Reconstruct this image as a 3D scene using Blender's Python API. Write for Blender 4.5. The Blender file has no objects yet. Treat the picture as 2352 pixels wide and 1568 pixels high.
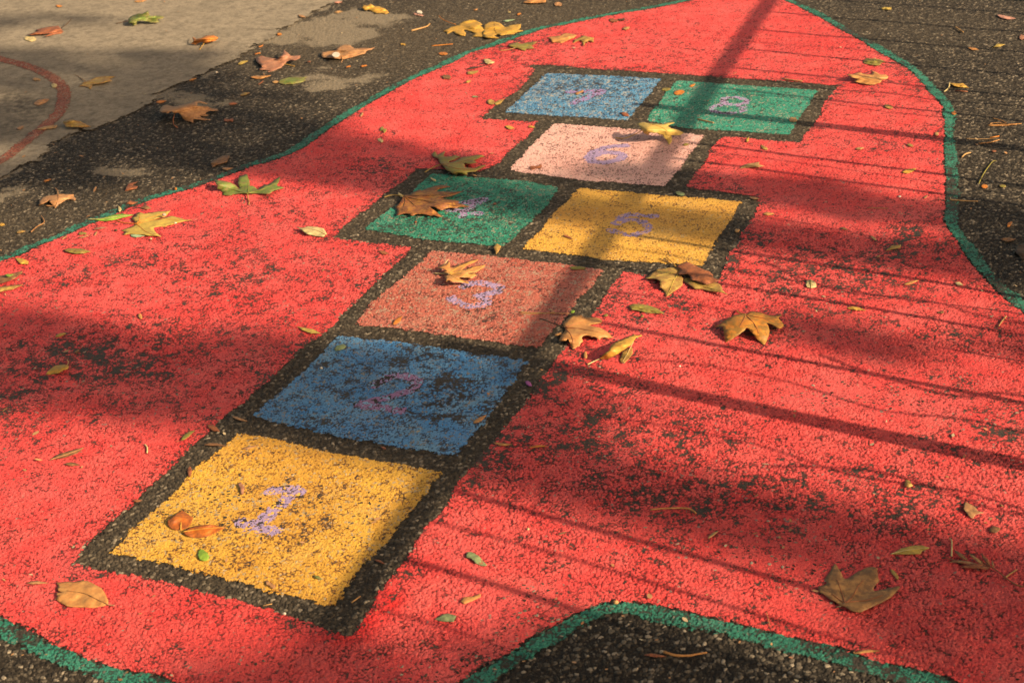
import bpy, math, random
import numpy as np
from mathutils import Vector, Matrix
from mathutils.geometry import delaunay_2d_cdt
random.seed(7); RNG = np.random.default_rng(11)
SC = bpy.context.scene; COL = SC.collection
# ------------------------------------------------------------------ camera model
FPX, PITCH, ROLL, HC = 3232.2, math.radians(27.666), math.radians(-3.377), 1.35
TILES = dict(A=(0,0),B=(1000,0),C=(2000,0),D=(2996,0),E=(0,680),F=(1000,680),G=(2000,680),H=(2996,680),
             I=(0,1340),J=(1000,1340),K=(2000,1340),L=(2996,1340),M=(0,1998),N=(1000,1998),O=(2000,1998),P=(2996,1998))
TILES = {k: (v[0], v[1], .46769) for k, v in TILES.items()}
for k, v in dict(a=(3250,2220),b=(2200,1240),c=(2540,1020),d=(2850,1200),e=(1520,690),f=(450,800),g=(820,660),h=(1690,980),
                 i=(2440,440),j=(1690,560),k=(600,360),l=(1740,30)).items(): TILES[k] = (v[0], v[1], .16582)
for k, v in dict(n=(2150,80),o=(3330,200),p=(120,720),q=(180,2260),r=(630,2010),s=(3706,2110),t=(60,20),v=(1400,0),w=(0,1050),x=(3706,380)).items():
    TILES[k] = (v[0], v[1], .29018)
TILES['m'] = (1000,130,.3869); TILES['u'] = (440,20,.37946)
def toD(tile, pts):
    p = np.asarray(pts, float).reshape(-1, 2)
    if tile == '': return p
    x0, y0, s = TILES[tile]
    return np.stack([(x0 + p[:,0]*s)/1.7415, (y0 + p[:,1]*s)/1.7415], 1)
def ground(D):
    """survey point of the photograph -> point on the ground plane, metres"""
    D = np.asarray(D, float)
    x = (D[...,0]-1176)/FPX; y = -(D[...,1]-784)/FPX
    c, s = math.cos(ROLL), math.sin(ROLL); x, y = c*x - s*y, s*x + c*y
    cp, sp = math.cos(PITCH), math.sin(PITCH)
    d = np.stack([x, cp + y*sp, -sp + y*cp], -1)
    return (d*(-HC/d[...,2:]))[...,:2]
def G(tile, pts): return ground(toD(tile, pts))
AZ, EL = math.radians(-30), math.radians(27)
SUN = np.array([math.cos(EL)*math.cos(AZ), math.cos(EL)*math.sin(AZ), math.sin(EL)])

# ------------------------------------------------------------------ helpers
def link(o, parent=None):
    COL.objects.link(o)
    if parent is not None: o.parent = parent
    return o
def tag(o, label=None, cat=None, group=None, kind=None):
    if label: o['label'] = label
    if cat: o['category'] = cat
    if group: o['group'] = group
    if kind: o['kind'] = kind
    return o
def mesh_obj(name, co, quads, mat, parent=None, smooth=True, attrs=None, tris=None):
    me = bpy.data.meshes.new(name)
    co = np.ascontiguousarray(co, np.float32)
    me.vertices.add(len(co)); me.vertices.foreach_set('co', co.ravel())
    lo = []; st = []; n = 0; tot = []
    if quads is not None and len(quads):
        lo.append(np.asarray(quads, np.int32).ravel()); st.append(np.arange(len(quads))*4); n = len(quads)*4
    if tris is not None and len(tris):
        lo.append(np.asarray(tris, np.int32).ravel()); st.append(n + np.arange(len(tris))*3)
    lo = np.concatenate(lo).astype(np.int32); st = np.concatenate(st).astype(np.int32)
    me.loops.add(len(lo)); me.loops.foreach_set('vertex_index', lo)
    me.polygons.add(len(st)); me.polygons.foreach_set('loop_start', st)
    for k, a in (attrs or {}).items():
        at = me.attributes.new(k, 'FLOAT', 'POINT'); at.data.foreach_set('value', np.ascontiguousarray(a, np.float32))
    me.update(calc_edges=True); me.validate()
    if smooth: me.shade_smooth()
    me.materials.append(mat)
    return link(bpy.data.objects.new(name, me), parent)
def tube_geo(pts, rad, seg=6):
    pts = np.asarray(pts, float); n = len(pts); rad = np.broadcast_to(np.asarray(rad, float), (n,))
    t = np.gradient(pts, axis=0); t /= np.linalg.norm(t, axis=1, keepdims=True) + 1e-9
    up = np.array([0, 0, 1.]) if abs(t[:,2]).mean() < .8 else np.array([1., 0, 0])
    a = np.cross(t, up); a /= np.linalg.norm(a, axis=1, keepdims=True) + 1e-9
    b = np.cross(t, a)
    an = np.linspace(0, 2*np.pi, seg, endpoint=False)
    v = pts[:,None] + rad[:,None,None]*(a[:,None]*np.cos(an)[None,:,None] + b[:,None]*np.sin(an)[None,:,None])
    v = v.reshape(-1, 3); q = []
    for i in range(n-1):
        for j in range(seg):
            k = (j+1) % seg; q.append((i*seg+j, i*seg+k, (i+1)*seg+k, (i+1)*seg+j))
    v = np.vstack([v, pts[:1], pts[-1:]]); tr = []
    for j in range(seg):
        k = (j+1) % seg; tr.append((n*seg, k, j)); tr.append((n*seg+1, (n-1)*seg+j, (n-1)*seg+k))
    return v, q, tr
class MB:
    def __init__(s): s.v = []; s.q = []; s.t = []; s.n = 0
    def add(s, v, q, t=()):
        s.v.append(np.asarray(v, float)); s.q += [tuple(i+s.n for i in f) for f in q]; s.t += [tuple(i+s.n for i in f) for f in t]; s.n += len(v)
    def tube(s, pts, rad, seg=6): s.add(*tube_geo(pts, rad, seg)); return s
    def build(s, name, mat, parent=None, smooth=True, attrs=None): return mesh_obj(name, np.vstack(s.v), s.q, mat, parent, smooth, attrs, s.t)
def resample(p, step):
    p = np.asarray(p, float); d = np.r_[0, np.cumsum(np.linalg.norm(np.diff(p, axis=0), axis=1))]
    n = max(2, int(d[-1]/step)+1); s = np.linspace(0, d[-1], n)
    return np.stack([np.interp(s, d, p[:,k]) for k in range(p.shape[1])], 1)
def smooth_line(p, n=4):
    p = np.asarray(p, float)
    if len(p) < 3: return p
    out = []
    for i in range(len(p)-1):
        p0 = p[max(i-1,0)]; p1 = p[i]; p2 = p[i+1]; p3 = p[min(i+2,len(p)-1)]
        for k in range(n):
            t = k/n; out.append(.5*((2*p1)+(-p0+p2)*t+(2*p0-5*p1+4*p2-p3)*t*t+(-p0+3*p1-3*p2+p3)*t**3))
    out.append(p[-1]); return np.array(out)
# numpy noise
def h01(ix, iy, seed):
    with np.errstate(over='ignore'):
        h = (ix.astype(np.int64)*374761393 + iy.astype(np.int64)*668265263 + seed*2246822519) & 0xffffffff
        h = ((h ^ (h >> 13))*1274126177) & 0xffffffff
        h = ((h ^ (h >> 15))*2654435761) & 0xffffffff
    return ((h ^ (h >> 16)) & 0xffffff)/float(0xffffff)
def vnoise(x, y, seed):
    ix = np.floor(x); iy = np.floor(y); fx = x-ix; fy = y-iy; ix = ix.astype(np.int64); iy = iy.astype(np.int64)
    fx = fx*fx*(3-2*fx); fy = fy*fy*(3-2*fy)
    a = h01(ix,iy,seed); b = h01(ix+1,iy,seed); c = h01(ix,iy+1,seed); d = h01(ix+1,iy+1,seed)
    return (a*(1-fx)+b*fx)*(1-fy) + (c*(1-fx)+d*fx)*fy
def fbm(x, y, seed, oct=3):
    r = 0; a = .5; t = 0
    for k in range(oct):
        r = r + a*vnoise(x*2**k+17*k, y*2**k-9*k, seed+k); t += a; a *= .55
    return r/t
def voronoi(x, y, c, seed):
    """stones: distance to border, two random numbers per stone, tilted facet height"""
    gx = x/c; gy = y/c; ix = np.floor(gx).astype(np.int64); iy = np.floor(gy).astype(np.int64)
    f1 = np.full(x.shape, 9.); f2 = np.full(x.shape, 9.); rid = np.zeros(x.shape); rid2 = np.zeros(x.shape); tl = np.zeros(x.shape)
    for dx in (-1,0,1):
        for dy in (-1,0,1):
            cx = ix+dx; cy = iy+dy
            r0 = h01(cx,cy,seed); r1 = h01(cx,cy,seed+1); r2 = h01(cx,cy,seed+4); r3 = h01(cx,cy,seed+5)
            ux = gx-(cx+.08+.84*r0); uy = gy-(cy+.08+.84*r1)
            an = r2*np.pi*7; el = .75+.5*r3; ca = np.cos(an); sa = np.sin(an)
            px = (ux*ca+uy*sa)*el; py = (-ux*sa+uy*ca)/el
            d = np.hypot(px, py)*.6 + np.maximum(np.abs(px), np.abs(py))*.45
            m = d < f1
            f2 = np.where(m, f1, np.minimum(f2, d)); f1 = np.where(m, d, f1)
            rid = np.where(m, r2, rid); rid2 = np.where(m, r3, rid2)
            tl = np.where(m, ux*(r0-.5)*1.5+uy*(r1-.5)*1.5, tl)
    return f2-f1, tl, rid, rid2
def sstep(a, b, x):
    t = np.clip((x-a)/(b-a), 0, 1); return t*t*(3-2*t)
def seg_dist(X, Y, p, closed=False):
    d = np.full(X.shape, 1e9); n = len(p)
    for i in range(n if closed else n-1):
        a = p[i]; b = p[(i+1) % n]; e = b-a; L = e@e + 1e-12
        t = np.clip(((X-a[0])*e[0]+(Y-a[1])*e[1])/L, 0, 1)
        d = np.minimum(d, (X-a[0]-t*e[0])**2 + (Y-a[1]-t*e[1])**2)
    return np.sqrt(d)
def inside(X, Y, p):
    r = np.zeros(X.shape, bool); n = len(p)
    for i in range(n):
        x1, y1 = p[i]; x2, y2 = p[(i+1) % n]
        if y1 == y2: continue
        r ^= ((y1 > Y) != (y2 > Y)) & (X < (x2-x1)*(Y-y1)/(y2-y1)+x1)
    return r
def sdf(X, Y, p, pad=.06):
    """signed distance (negative inside), exact only near the polygon"""
    out = np.full(X.shape, 1.)
    lo = p.min(0)-pad; hi = p.max(0)+pad
    m = (X > lo[0]) & (X < hi[0]) & (Y > lo[1]) & (Y < hi[1])
    x = X[m]; y = Y[m]; d = np.empty(len(x))
    for k in range(0, len(x), 200000):
        xs = x[k:k+200000]; ys = y[k:k+200000]
        dd = seg_dist(xs, ys, p, True); d[k:k+200000] = np.where(inside(xs, ys, p), -dd, dd)
    out[m] = d; return out
def coarse(fn, X, Y, k=4):
    """evaluate a smooth field on every k-th grid line and interpolate"""
    R, C = X.shape
    ri = np.unique(np.r_[np.arange(0, R, k), R-1]); ci = np.unique(np.r_[np.arange(0, C, k), C-1])
    f = fn(X[np.ix_(ri,ci)], Y[np.ix_(ri,ci)])
    a = np.clip(np.searchsorted(ri, np.arange(R), 'right')-1, 0, len(ri)-2); wa = ((np.arange(R)-ri[a])/(ri[a+1]-ri[a]))[:,None]
    b = np.clip(np.searchsorted(ci, np.arange(C), 'right')-1, 0, len(ci)-2); wb = ((np.arange(C)-ci[b])/(ci[b+1]-ci[b]))[None,:]
    g = f[a]*(1-wa) + f[a+1]*wa
    return g[:,b]*(1-wb) + g[:,b+1]*wb
# ------------------------------------------------------------------ node materials
class NM:
    def __init__(s, name):
        s.m = bpy.data.materials.new(name); s.m.use_nodes = True; s.n = s.m.node_tree.nodes; s.l = s.m.node_tree.links
        s.b = s.n['Principled BSDF']; s.out = s.n['Material Output']
    def node(s, t, **k):
        n = s.n.new(t)
        for a, v in k.items(): setattr(n, a, v)
        return n
    def put(s, sock, v):
        if hasattr(v, 'is_output'): s.l.new(v, sock)
        elif isinstance(v, (tuple, list)): sock.default_value = (*v, 1) if len(v) == 3 else v
        else: sock.default_value = v
    def attr(s, name): return s.node('ShaderNodeAttribute', attribute_name=name).outputs['Fac']
    def math(s, op, a, b=0., c=0.):
        n = s.node('ShaderNodeMath', operation=op); s.put(n.inputs[0], a); s.put(n.inputs[1], b); s.put(n.inputs[2], c); return n.outputs[0]
    def mix(s, f, a, b):
        n = s.node('ShaderNodeMix', data_type='RGBA'); s.put(n.inputs['Factor'], f); s.put(n.inputs[6], a); s.put(n.inputs[7], b); return n.outputs[2]
    def step(s, a, b, x):
        n = s.node('ShaderNodeMapRange', interpolation_type='SMOOTHSTEP'); s.put(n.inputs['Value'], x)
        s.put(n.inputs['From Min'], a); s.put(n.inputs['From Max'], b); return n.outputs['Result']
    def coord(s, w='Object'): return s.node('ShaderNodeTexCoord').outputs[w]
    def noise(s, scale, detail=3., rough=.6, vec=None, off=None):
        n = s.node('ShaderNodeTexNoise'); v = vec if vec is not None else s.coord()
        if off:
            mp = s.node('ShaderNodeMapping'); s.l.new(v, mp.inputs[0]); mp.inputs['Location'].default_value = off; v = mp.outputs[0]
        s.l.new(v, n.inputs['Vector']); n.inputs['Scale'].default_value = scale; n.inputs['Detail'].default_value = detail
        n.inputs['Roughness'].default_value = rough; return n.outputs['Fac']
    def bump(s, h, strength=.5, dist=.001):
        n = s.node('ShaderNodeBump'); s.put(n.inputs['Height'], h); n.inputs['Strength'].default_value = strength; n.inputs['Distance'].default_value = dist
        s.l.new(n.outputs[0], s.b.inputs['Normal'])
    def fin(s, col, rough=.6, spec=.4):
        s.put(s.b.inputs['Base Color'], col); s.put(s.b.inputs['Roughness'], rough); s.b.inputs['Specular IOR Level'].default_value = spec; return s.m

def mat_asphalt():
    m = NM('asphalt')
    st = m.attr('stone'); dome = m.attr('dome'); dust = m.attr('dust'); tone = m.attr('tone')
    n = m.noise(900, 2); nl = m.noise(3.2, 4)
    r = m.node('ShaderNodeValToRGB'); m.l.new(st, r.inputs[0]); e = r.color_ramp
    e.elements[0].color = (.017,.013,.009,1); e.elements[1].color = (.29,.24,.175,1); e.elements[0].position = .2; e.elements[1].position = .97
    x = e.elements.new(.5); x.color = (.050,.0405,.029,1); x = e.elements.new(.84); x.color = (.125,.102,.074,1)
    binder = m.mix(nl, (.013,.010,.0075), (.026,.0205,.0145))
    edge = m.step(.15, .55, m.math('ADD', dome, m.math('MULTIPLY', m.math('SUBTRACT', n, .5), .35)))
    c = m.mix(edge, binder, r.outputs[0])
    lit_dusty = m.mix(m.noise(260, 3), (.058,.044,.028), (.125,.096,.062))  # paler brown: sunlit look of the asphalt put into colour, plus border dust
    c = m.mix(m.math('MULTIPLY', tone, m.step(.30, .62, m.noise(130, 3))), c, lit_dusty)
    nz = m.math('ADD', m.math('MULTIPLY', m.math('SUBTRACT', m.noise(11, 6, .72), .5), 2.3), m.math('MULTIPLY', m.math('SUBTRACT', m.noise(90, 4, .7), .5), .8))
    film = m.step(.42, .66, m.math('MULTIPLY', dust, m.math('ADD', .95, nz)))
    c = m.mix(m.math('MULTIPLY', film, .88), c, m.mix(m.noise(95, 4, .7), (.125,.10,.072), (.27,.225,.16)))
    m.bump(m.math('ADD', m.math('MULTIPLY', m.noise(230,3), 1.3), n), .8, .0016)
    return m.fin(c, m.math('ADD', .50, m.math('MULTIPLY', n, .35)), .22)
def mat_concrete():
    m = NM('concrete')
    st = m.attr('stain'); n = m.noise(420, 4, .7); n2 = m.noise(9, 5); sp = m.noise(190, 2)
    n3 = m.noise(24, 5, .75, None, (2,7,0)); n4 = m.noise(70, 4, .75, None, (9,1,0)); n6 = m.noise(5, 4, .6, None, (3,3,0))
    c = m.mix(n2, (.195,.161,.118), (.275,.230,.170))
    c = m.mix(m.math('MULTIPLY', m.step(.47, .64, n3), .75), c, (.125,.104,.077)); c = m.mix(m.math('MULTIPLY', m.step(.45, .30, n3), .6), c, (.31,.26,.195))
    c = m.mix(m.math('MULTIPLY', m.step(.50, .66, n4), .65), c, (.11,.091,.067)); c = m.mix(m.math('MULTIPLY', m.step(.44, .30, n4), .6), c, (.33,.28,.21))
    c = m.mix(m.math('MULTIPLY', m.step(.48, .62, n6), .35), c, (.13,.11,.083))
    c = m.mix(m.step(.70, .76, m.noise(34, 3, .6, None, (7,7,0))), c, (.055,.046,.034))
    c = m.mix(m.step(.66, .72, sp), c, (.075,.062,.045))
    c = m.mix(m.math('MULTIPLY', st, m.step(.30, .62, m.noise(38, 5, .7))), c, (.035,.028,.021))
    m.bump(n, .45, .0012)
    return m.fin(c, .85, .25)
def mat_paint(name, c1, c2, grey=(.20,.175,.145), dark=(.022,.017,.013), rough=.52, greyw=1.):
    """thick weathered floor paint: bare pits (dark), rubbed stone tops (grey), stains"""
    m = NM(name)
    dk = m.attr('dark'); gr = m.attr('grey'); fr = m.attr('fresh'); rnd = m.attr('stone')
    n = m.noise(620, 3, .7); n2 = m.noise(14, 4); n4 = m.noise(210, 3, .65, None, (5,2,0)); f = m.math('SUBTRACT', n, .5)
    c = m.mix(m.step(.3, .7, n2), c1, c2)
    c = m.mix(m.math('MULTIPLY', m.step(.55, .95, rnd), .28), c, tuple(v*.66 for v in c1))
    pale = tuple(min(.9, v*.92+.055) for v in c1)
    c = m.mix(m.math('MULTIPLY', m.step(.48, .70, n4), .55), c, pale)
    c = m.mix(m.math('MULTIPLY', m.step(.46, .30, n), .55), c, tuple(v*.55 for v in c1))
    n5 = m.noise(2.6, 4, .6, None, (1,4,0)); c = m.mix(m.math('MULTIPLY', m.step(.53, .38, n5), .5), c, (c1[0]*.80, c1[1]*.66, c1[2]*.66))
    n7 = m.noise(6, 5, .65, None, (8,4,0)); c = m.mix(m.math('MULTIPLY', m.step(.50, .66, n7), .42), c, tuple(min(.9, v*.86+.065) for v in c1))
    c = m.mix(fr, c, (c1[0]*.85, c1[1]*.30, c1[2]*.30))
    g = m.step(.38, .66, m.math('ADD', gr, m.math('MULTIPLY', f, .8)))
    gc = m.mix(n, tuple(v*.7 for v in grey), tuple(min(1, v*1.4) for v in grey))
    c = m.mix(m.math('MULTIPLY', g, greyw), c, gc)
    fd = m.math('ADD', dk, m.math('MULTIPLY', f, .45))
    c = m.mix(m.math('MULTIPLY', m.step(.06, .55, fd), .85), c, (c1[0]*.36, c1[1]*.24, c1[2]*.24))
    d = m.step(.46, .95, fd)
    c = m.mix(d, c, m.mix(n, dark, tuple(v*3.0 for v in dark)))
    m.bump(m.math('ADD', m.math('MULTIPLY', n4, 1.5), n), 1., .0030)
    return m.fin(c, m.math('ADD', rough-.14, m.math('MULTIPLY', n, .34)), .28)
def mat_chalky(name, c1, c2, under):
    m = NM(name); gr = m.attr('grey'); dk = m.attr('dark'); n = m.noise(650, 3, .7); f = m.math('SUBTRACT', n, .5)
    c = m.mix(m.noise(60, 3), c1, c2)
    c = m.mix(m.step(.35, .6, m.math('ADD', gr, m.math('MULTIPLY', f, 1.))), c, under)
    c = m.mix(m.step(.35, .6, m.math('ADD', dk, m.math('MULTIPLY', f, 1.))), c, (.03,.024,.02))
    m.bump(n, .4, .0009); return m.fin(c, .75, .25)
_leafmats = {}
def mat_leaf(pal):
    if pal in _leafmats: return _leafmats[pal]
    c1, c2, c3, amt = PAL[pal]; k_ = 1. if pal in ('green','brightgreen','sage','mint','olive') else .86; c1, c2 = ((min(.85, q[0]*1.02), q[1]*1.22*k_*.96, q[2]*.95) for q in (c1, c2))
    m = NM('leaf_'+pal); rv = m.node('ShaderNodeObjectInfo').outputs['Random']
    co = m.coord(); vm = m.node('ShaderNodeVectorMath', operation='ADD'); m.l.new(co, vm.inputs[0])
    cx = m.node('ShaderNodeCombineXYZ'); m.l.new(m.math('MULTIPLY', rv, 40), cx.inputs[0]); m.l.new(cx.outputs[0], vm.inputs[1]); v = vm.outputs[0]
    n = m.noise(38, 4, .6, v); n2 = m.noise(95, 4, .65, v, (3,1,0)); n3 = m.noise(420, 3, .6, v)
    c = m.mix(m.step(.36, .64, n), c1, c2)
    e = m.attr('edge')
    c = m.mix(m.math('MULTIPLY', amt, m.step(.50, .66, m.math('ADD', n2, m.math('MULTIPLY', e, .13)))), c, c3)
    c = m.mix(m.math('MULTIPLY', n3, .30), c, tuple(x*.55 for x in c1))
    m.bump(n2, .5, .0025)
    m.fin(c, .55, .35)
    tr = m.node('ShaderNodeBsdfTranslucent'); m.l.new(c, tr.inputs['Color'])
    mx = m.node('ShaderNodeMixShader'); mx.inputs[0].default_value = .16
    m.l.new(m.b.outputs[0], mx.inputs[1]); m.l.new(tr.outputs[0], mx.inputs[2]); m.l.new(mx.outputs[0], m.out.inputs['Surface'])
    _leafmats[pal] = m.m; return m.m
# base, second tone, blotch, blotch amount
PAL = dict(
 leafbrown=((.42,.22,.080),(.33,.165,.060),(.16,.08,.038),.7), rustorange=((.50,.145,.022),(.38,.10,.02),(.17,.06,.025),.6),
 brown=((.30,.155,.062),(.22,.105,.045),(.11,.05,.028),.75), tan=((.46,.25,.115),(.36,.18,.08),(.22,.10,.05),.5),
 orangetan=((.56,.29,.10),(.47,.21,.065),(.34,.14,.05),.45), orange=((.62,.24,.035),(.50,.16,.025),(.22,.07,.03),.55),
 gold=((.58,.33,.055),(.50,.27,.045),(.26,.19,.05),.45), yellow=((.52,.38,.085),(.44,.32,.07),(.34,.20,.06),.4),
 paleyellow=((.58,.40,.115),(.48,.33,.085),(.34,.27,.08),.5), olive=((.27,.21,.05),(.20,.165,.04),(.26,.13,.05),.7),
 green=((.17,.20,.045),(.12,.155,.04),(.22,.12,.06),.6), brightgreen=((.26,.36,.05),(.20,.30,.04),(.18,.24,.04),.3),
 rust=((.36,.125,.05),(.28,.09,.038),(.14,.05,.03),.6), ruststain=((.42,.20,.04),(.30,.11,.035),(.17,.055,.03),.85),
 rustolive=((.60,.24,.035),(.42,.16,.03),(.20,.14,.035),.75), pinkbrown=((.40,.20,.125),(.33,.15,.09),(.24,.10,.07),.5),
 cream=((.58,.47,.24),(.50,.40,.19),(.40,.29,.14),.35), sage=((.27,.29,.16),(.22,.24,.13),(.12,.11,.06),.6),
 mint=((.36,.42,.29),(.30,.36,.25),(.22,.26,.18),.4), dark=((.10,.055,.028),(.07,.04,.022),(.04,.025,.015),.6),
 purple=((.36,.10,.32),(.30,.08,.28),(.22,.06,.2),.4), white=((.72,.66,.58),(.66,.58,.5),(.5,.42,.35),.3), pink=((.55,.28,.22),(.48,.24,.19),(.36,.16,.12),.4),
 straw=((.48,.29,.12),(.40,.22,.085),(.28,.14,.06),.4), olivegold=((.42,.29,.075),(.34,.22,.06),(.27,.11,.04),.7), pebble=((.50,.34,.29),(.42,.29,.25),(.3,.2,.18),.4))
def plain(name, c, rough=.6, metal=0.):
    m = NM(name); n = m.noise(60, 3); m.bump(n, .2, .001); m.b.inputs['Metallic'].default_value = metal
    return m.fin(m.mix(n, tuple(v*.8 for v in c), tuple(v*1.2 for v in c)), rough)

# ------------------------------------------------------------------ GROUND SURVEY (outlines)
green_line = np.vstack([
 G('', [(1584,1)]), G('C', [(1240,80),(880,140),(560,205),(300,260)]), G('B', [(2040,400),(1850,455),(1680,540),(1500,620),(1300,710),(1130,810),(960,905),(760,1025),(560,1165),(400,1275),(200,1360),(0,1415)]),
 G('E', [(1900,60),(1640,150),(1400,215),(1150,290),(980,365),(760,450),(560,545),(330,635),(100,735)]),
 G('', [(0,597),(-150,665),(-340,780),(-480,960),(-420,1180),(-200,1345)]),
 G('M', [(0,1100),(160,1170),(300,1240),(470,1320),(650,1400),(850,1470),(1100,1535),(1250,1560)]),
 G('', [(480,1612),(700,1650),(900,1640),(1040,1600)]), G('N', [(2000,1530)]),
 G('O', [(250,1290),(480,1160),(640,1060),(820,970),(930,925),(1060,920),(1250,960),(1500,1010),(1800,1080)]),
 G('P', [(0,1150),(200,1210),(500,1280),(700,1340),(950,1410),(1250,1490),(1500,1560)]),
 G('', [(2320,1640),(2560,1700),(2760,1600),(2820,1350),(2760,1100),(2600,900),(2450,780)]),
 G('H', [(2352,1180),(2260,1110),(2160,1020),(2060,920),(1960,790),(1880,680),(1800,560),(1725,430),(1740,300),(1740,100)]),
 G('D', [(1730,1400),(1715,1200),(1715,1000),(1680,890),(1600,800),(1500,690),(1380,580),(1230,490),(1100,410),(930,315),(800,245),(640,150),(500,80),(330,5)]),
 G('', [(1770,-14),(1710,-22),(1650,-14)])])
void = np.vstack([
 G('M', [(1110,80),(900,250),(720,420),(600,575),(690,560),(1480,740),(2352,960)]), G('N', [(640,1090),(870,1200),(960,1000),(1200,690),(1440,350),(1700,30)]),
 G('J', [(1750,1320),(1980,1040),(2130,880)]), G('K', [(190,640),(300,480),(440,270),(560,130)]), G('G', [(800,1240),(950,1010),(1060,880),(1240,905),(1500,930),(1860,965),(1900,880),(1960,740),(2060,560),(2140,450),(2225,290),(2200,240),(2100,215),(1800,180),(1600,155)]),
 G('C', [(1620,1560),(1740,1400),(1830,1260),(1920,1175)]), G('D', [(0,1190),(440,1225),(600,1000),(680,840),(760,740),(400,705),(0,680)]),
 G('C', [(1950,670),(1550,640),(1380,630),(900,600),(400,560),(240,560),(290,600),(200,740),(50,850)]), G('B', [(2090,905),(2000,1000),(1970,1025)]),
 G('C', [(100,1035),(330,1045),(280,1120),(150,1230)]), G('B', [(2130,1390),(2000,1460),(1960,1470),(1800,1465),(1420,1440)]),
 G('F', [(1400,20),(1240,150),(1000,330),(850,450),(740,570),(700,582),(780,600),(1380,670),(1390,680),(1250,800),(1050,1000),(860,1170),(720,1310),(620,1400),(440,1520)]),
 G('J', [(300,250),(100,440)]), G('I', [(2100,560),(1900,720),(1700,900),(1500,1090),(1300,1280)])])
def J(*parts): return np.vstack([G(t, p) for t, p in parts])
squares = {
 1: J(('M',[(945,455),(1380,545),(1900,670),(2340,790)]),('N',[(715,910),(960,570),(1250,270),(1440,30)]),('J',[(1635,1185),(1150,1085),(800,1030),(330,925)]),('I',[(2040,845),(1820,1050),(1700,1120),(1420,1440),(1270,1560)]),('M',[(1130,260)])),
 2: J(('J',[(755,10),(550,220),(380,400),(190,560),(20,705),(800,885),(1760,1050),(2050,690)]),('K',[(250,230)]),('J',[(1500,95)])),
 3: J(('F',[(1560,695),(1320,920),(1060,1120),(905,1320),(1800,1440)]),('K',[(345,120)]),('G',[(480,1350),(650,1140),(780,1000),(870,855),(0,745)])),
 4: J(('F',[(1560,40),(1300,270),(965,520),(1500,600),(2170,660)]),('G',[(420,300),(500,160)]),('F',[(2352,100)])),
 5: J(('G',[(680,160),(420,430),(205,680),(500,715),(900,770),(1720,820),(2065,275)])),
 6: J(('C',[(475,1065),(280,1240),(75,1460)]),('G',[(700,95),(1420,145)]),('C',[(1750,1160)])),
 7: J(('C',[(400,630),(220,800),(40,970),(1095,1035),(1380,680)])),
 8: J(('C',[(1510,695),(1380,860),(1245,1040),(1600,1100)]),('D',[(335,1160),(580,780)]))}
def ell(cx, cy, rx, ry, n=18, a0=0, a1=360):
    t = np.radians(np.linspace(a0, a1, n)); return np.stack([cx+rx*np.cos(t), cy+ry*np.sin(t)], 1)
numerals = {   # strokes in survey points, half width in metres
 1: ([[(622,1131),(655,1130),(686,1130),(663,1145),(639,1167),(614,1188),(592,1212)],[(553,1203),(590,1212),(633,1222)]], .0135),
 2: ([[(864,888),(880,874),(905,866),(938,867),(957,877),(955,890),(923,906),(870,920),(824,931)],[(821,931),(870,938),(921,946)]], .0115),
 3: ([[(1066,660),(1090,652),(1125,655),(1146,664),(1135,674),(1098,681),(1120,691),(1106,702),(1076,706),(1052,696),(1038,688)]], .0125),
 4: ([[(1111,460),(1090,470),(1078,480),(1062,499)],[(1030,482),(1060,487),(1098,493)],[(1030,482),(1060,470),(1100,461)]], .0145),
 5: ([[(1503,498),(1470,496),(1441,494),(1415,514),(1440,507),(1468,508),(1487,519),(1483,533),(1449,541),(1417,535),(1402,530)]], .0108),
 6: ([[(1436,336),(1390,341),(1363,352),(1355,362),(1363,372),(1390,375),(1422,367),(1430,358),(1411,352),(1385,353),(1362,361)]], .0145),
 7: ([[(1307,213),(1345,212),(1382,212),(1352,224),(1318,239)]], .0150),
 8: ([ell(1687,234,27,9), ell(1672,252,37,10)], .0112)}
concrete_edge = G('', [(1000,-80),(860,-25),(778,5),(735,21),(703,38),(668,58),(628,78),(617,94),(585,107),(564,121),(510,153),(470,172),(416,193),(376,212),(352,228),(317,255),(268,279),(242,290),(193,303),(150,312),(118,330),(94,360),(54,381),(0,411),(-200,500),(-500,640)])
concrete_poly = np.vstack([concrete_edge, [(-9,3.0),(-9,12),(1.5,12)]])
arc_line = G('', [(-300,100),(-120,112),(0,140),(54,153),(107,174),(140,199),(148,228),(137,260),(107,290),(54,333),(0,373),(-150,450)])

# ------------------------------------------------------------------ GROUND GRID
ROWSTEP, DU = .0016, .00074
ys = [1.22]
while ys[-1] < 6.5: ys.append(ys[-1] + ROWSTEP*(ys[-1]/1.6)**.95)
while ys[-1] < 9: ys.append(ys[-1] + .012 + (ys[-1]-6.5)*.05)
ys = np.array(ys)
u = list(np.arange(-.56, .54, DU)); st_ = DU
while u[-1] < 1.1: st_ *= 1.045; u.append(u[-1]+st_)
st_ = DU; lft = []
x_ = u[0]
while x_ > -1.1: st_ *= 1.045; x_ -= st_; lft.append(x_)
u = np.array(lft[::-1] + u)
X = u[None,:]*ys[:,None]; Y = np.repeat(ys[:,None], len(u), 1); R, Cn = X.shape
e1, t1, rid, rid2 = voronoi(X, Y, .0078, 3)
e2, t2, sid, sid2 = voronoi(X, Y, .0043, 40)
dome = np.clip(sstep(.0,.34,e1)*(.40+.60*rid2) + t1*.55*sstep(0,.2,e1), 0, 1.1)
small = np.clip(sstep(.0,.36,e2)*(.35+.65*sid2) + t2*.5*sstep(0,.2,e2), 0, 1.1)
big = rid2 > .30
D0 = np.where(big, np.maximum(dome, small*.45), small*.55)
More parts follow.
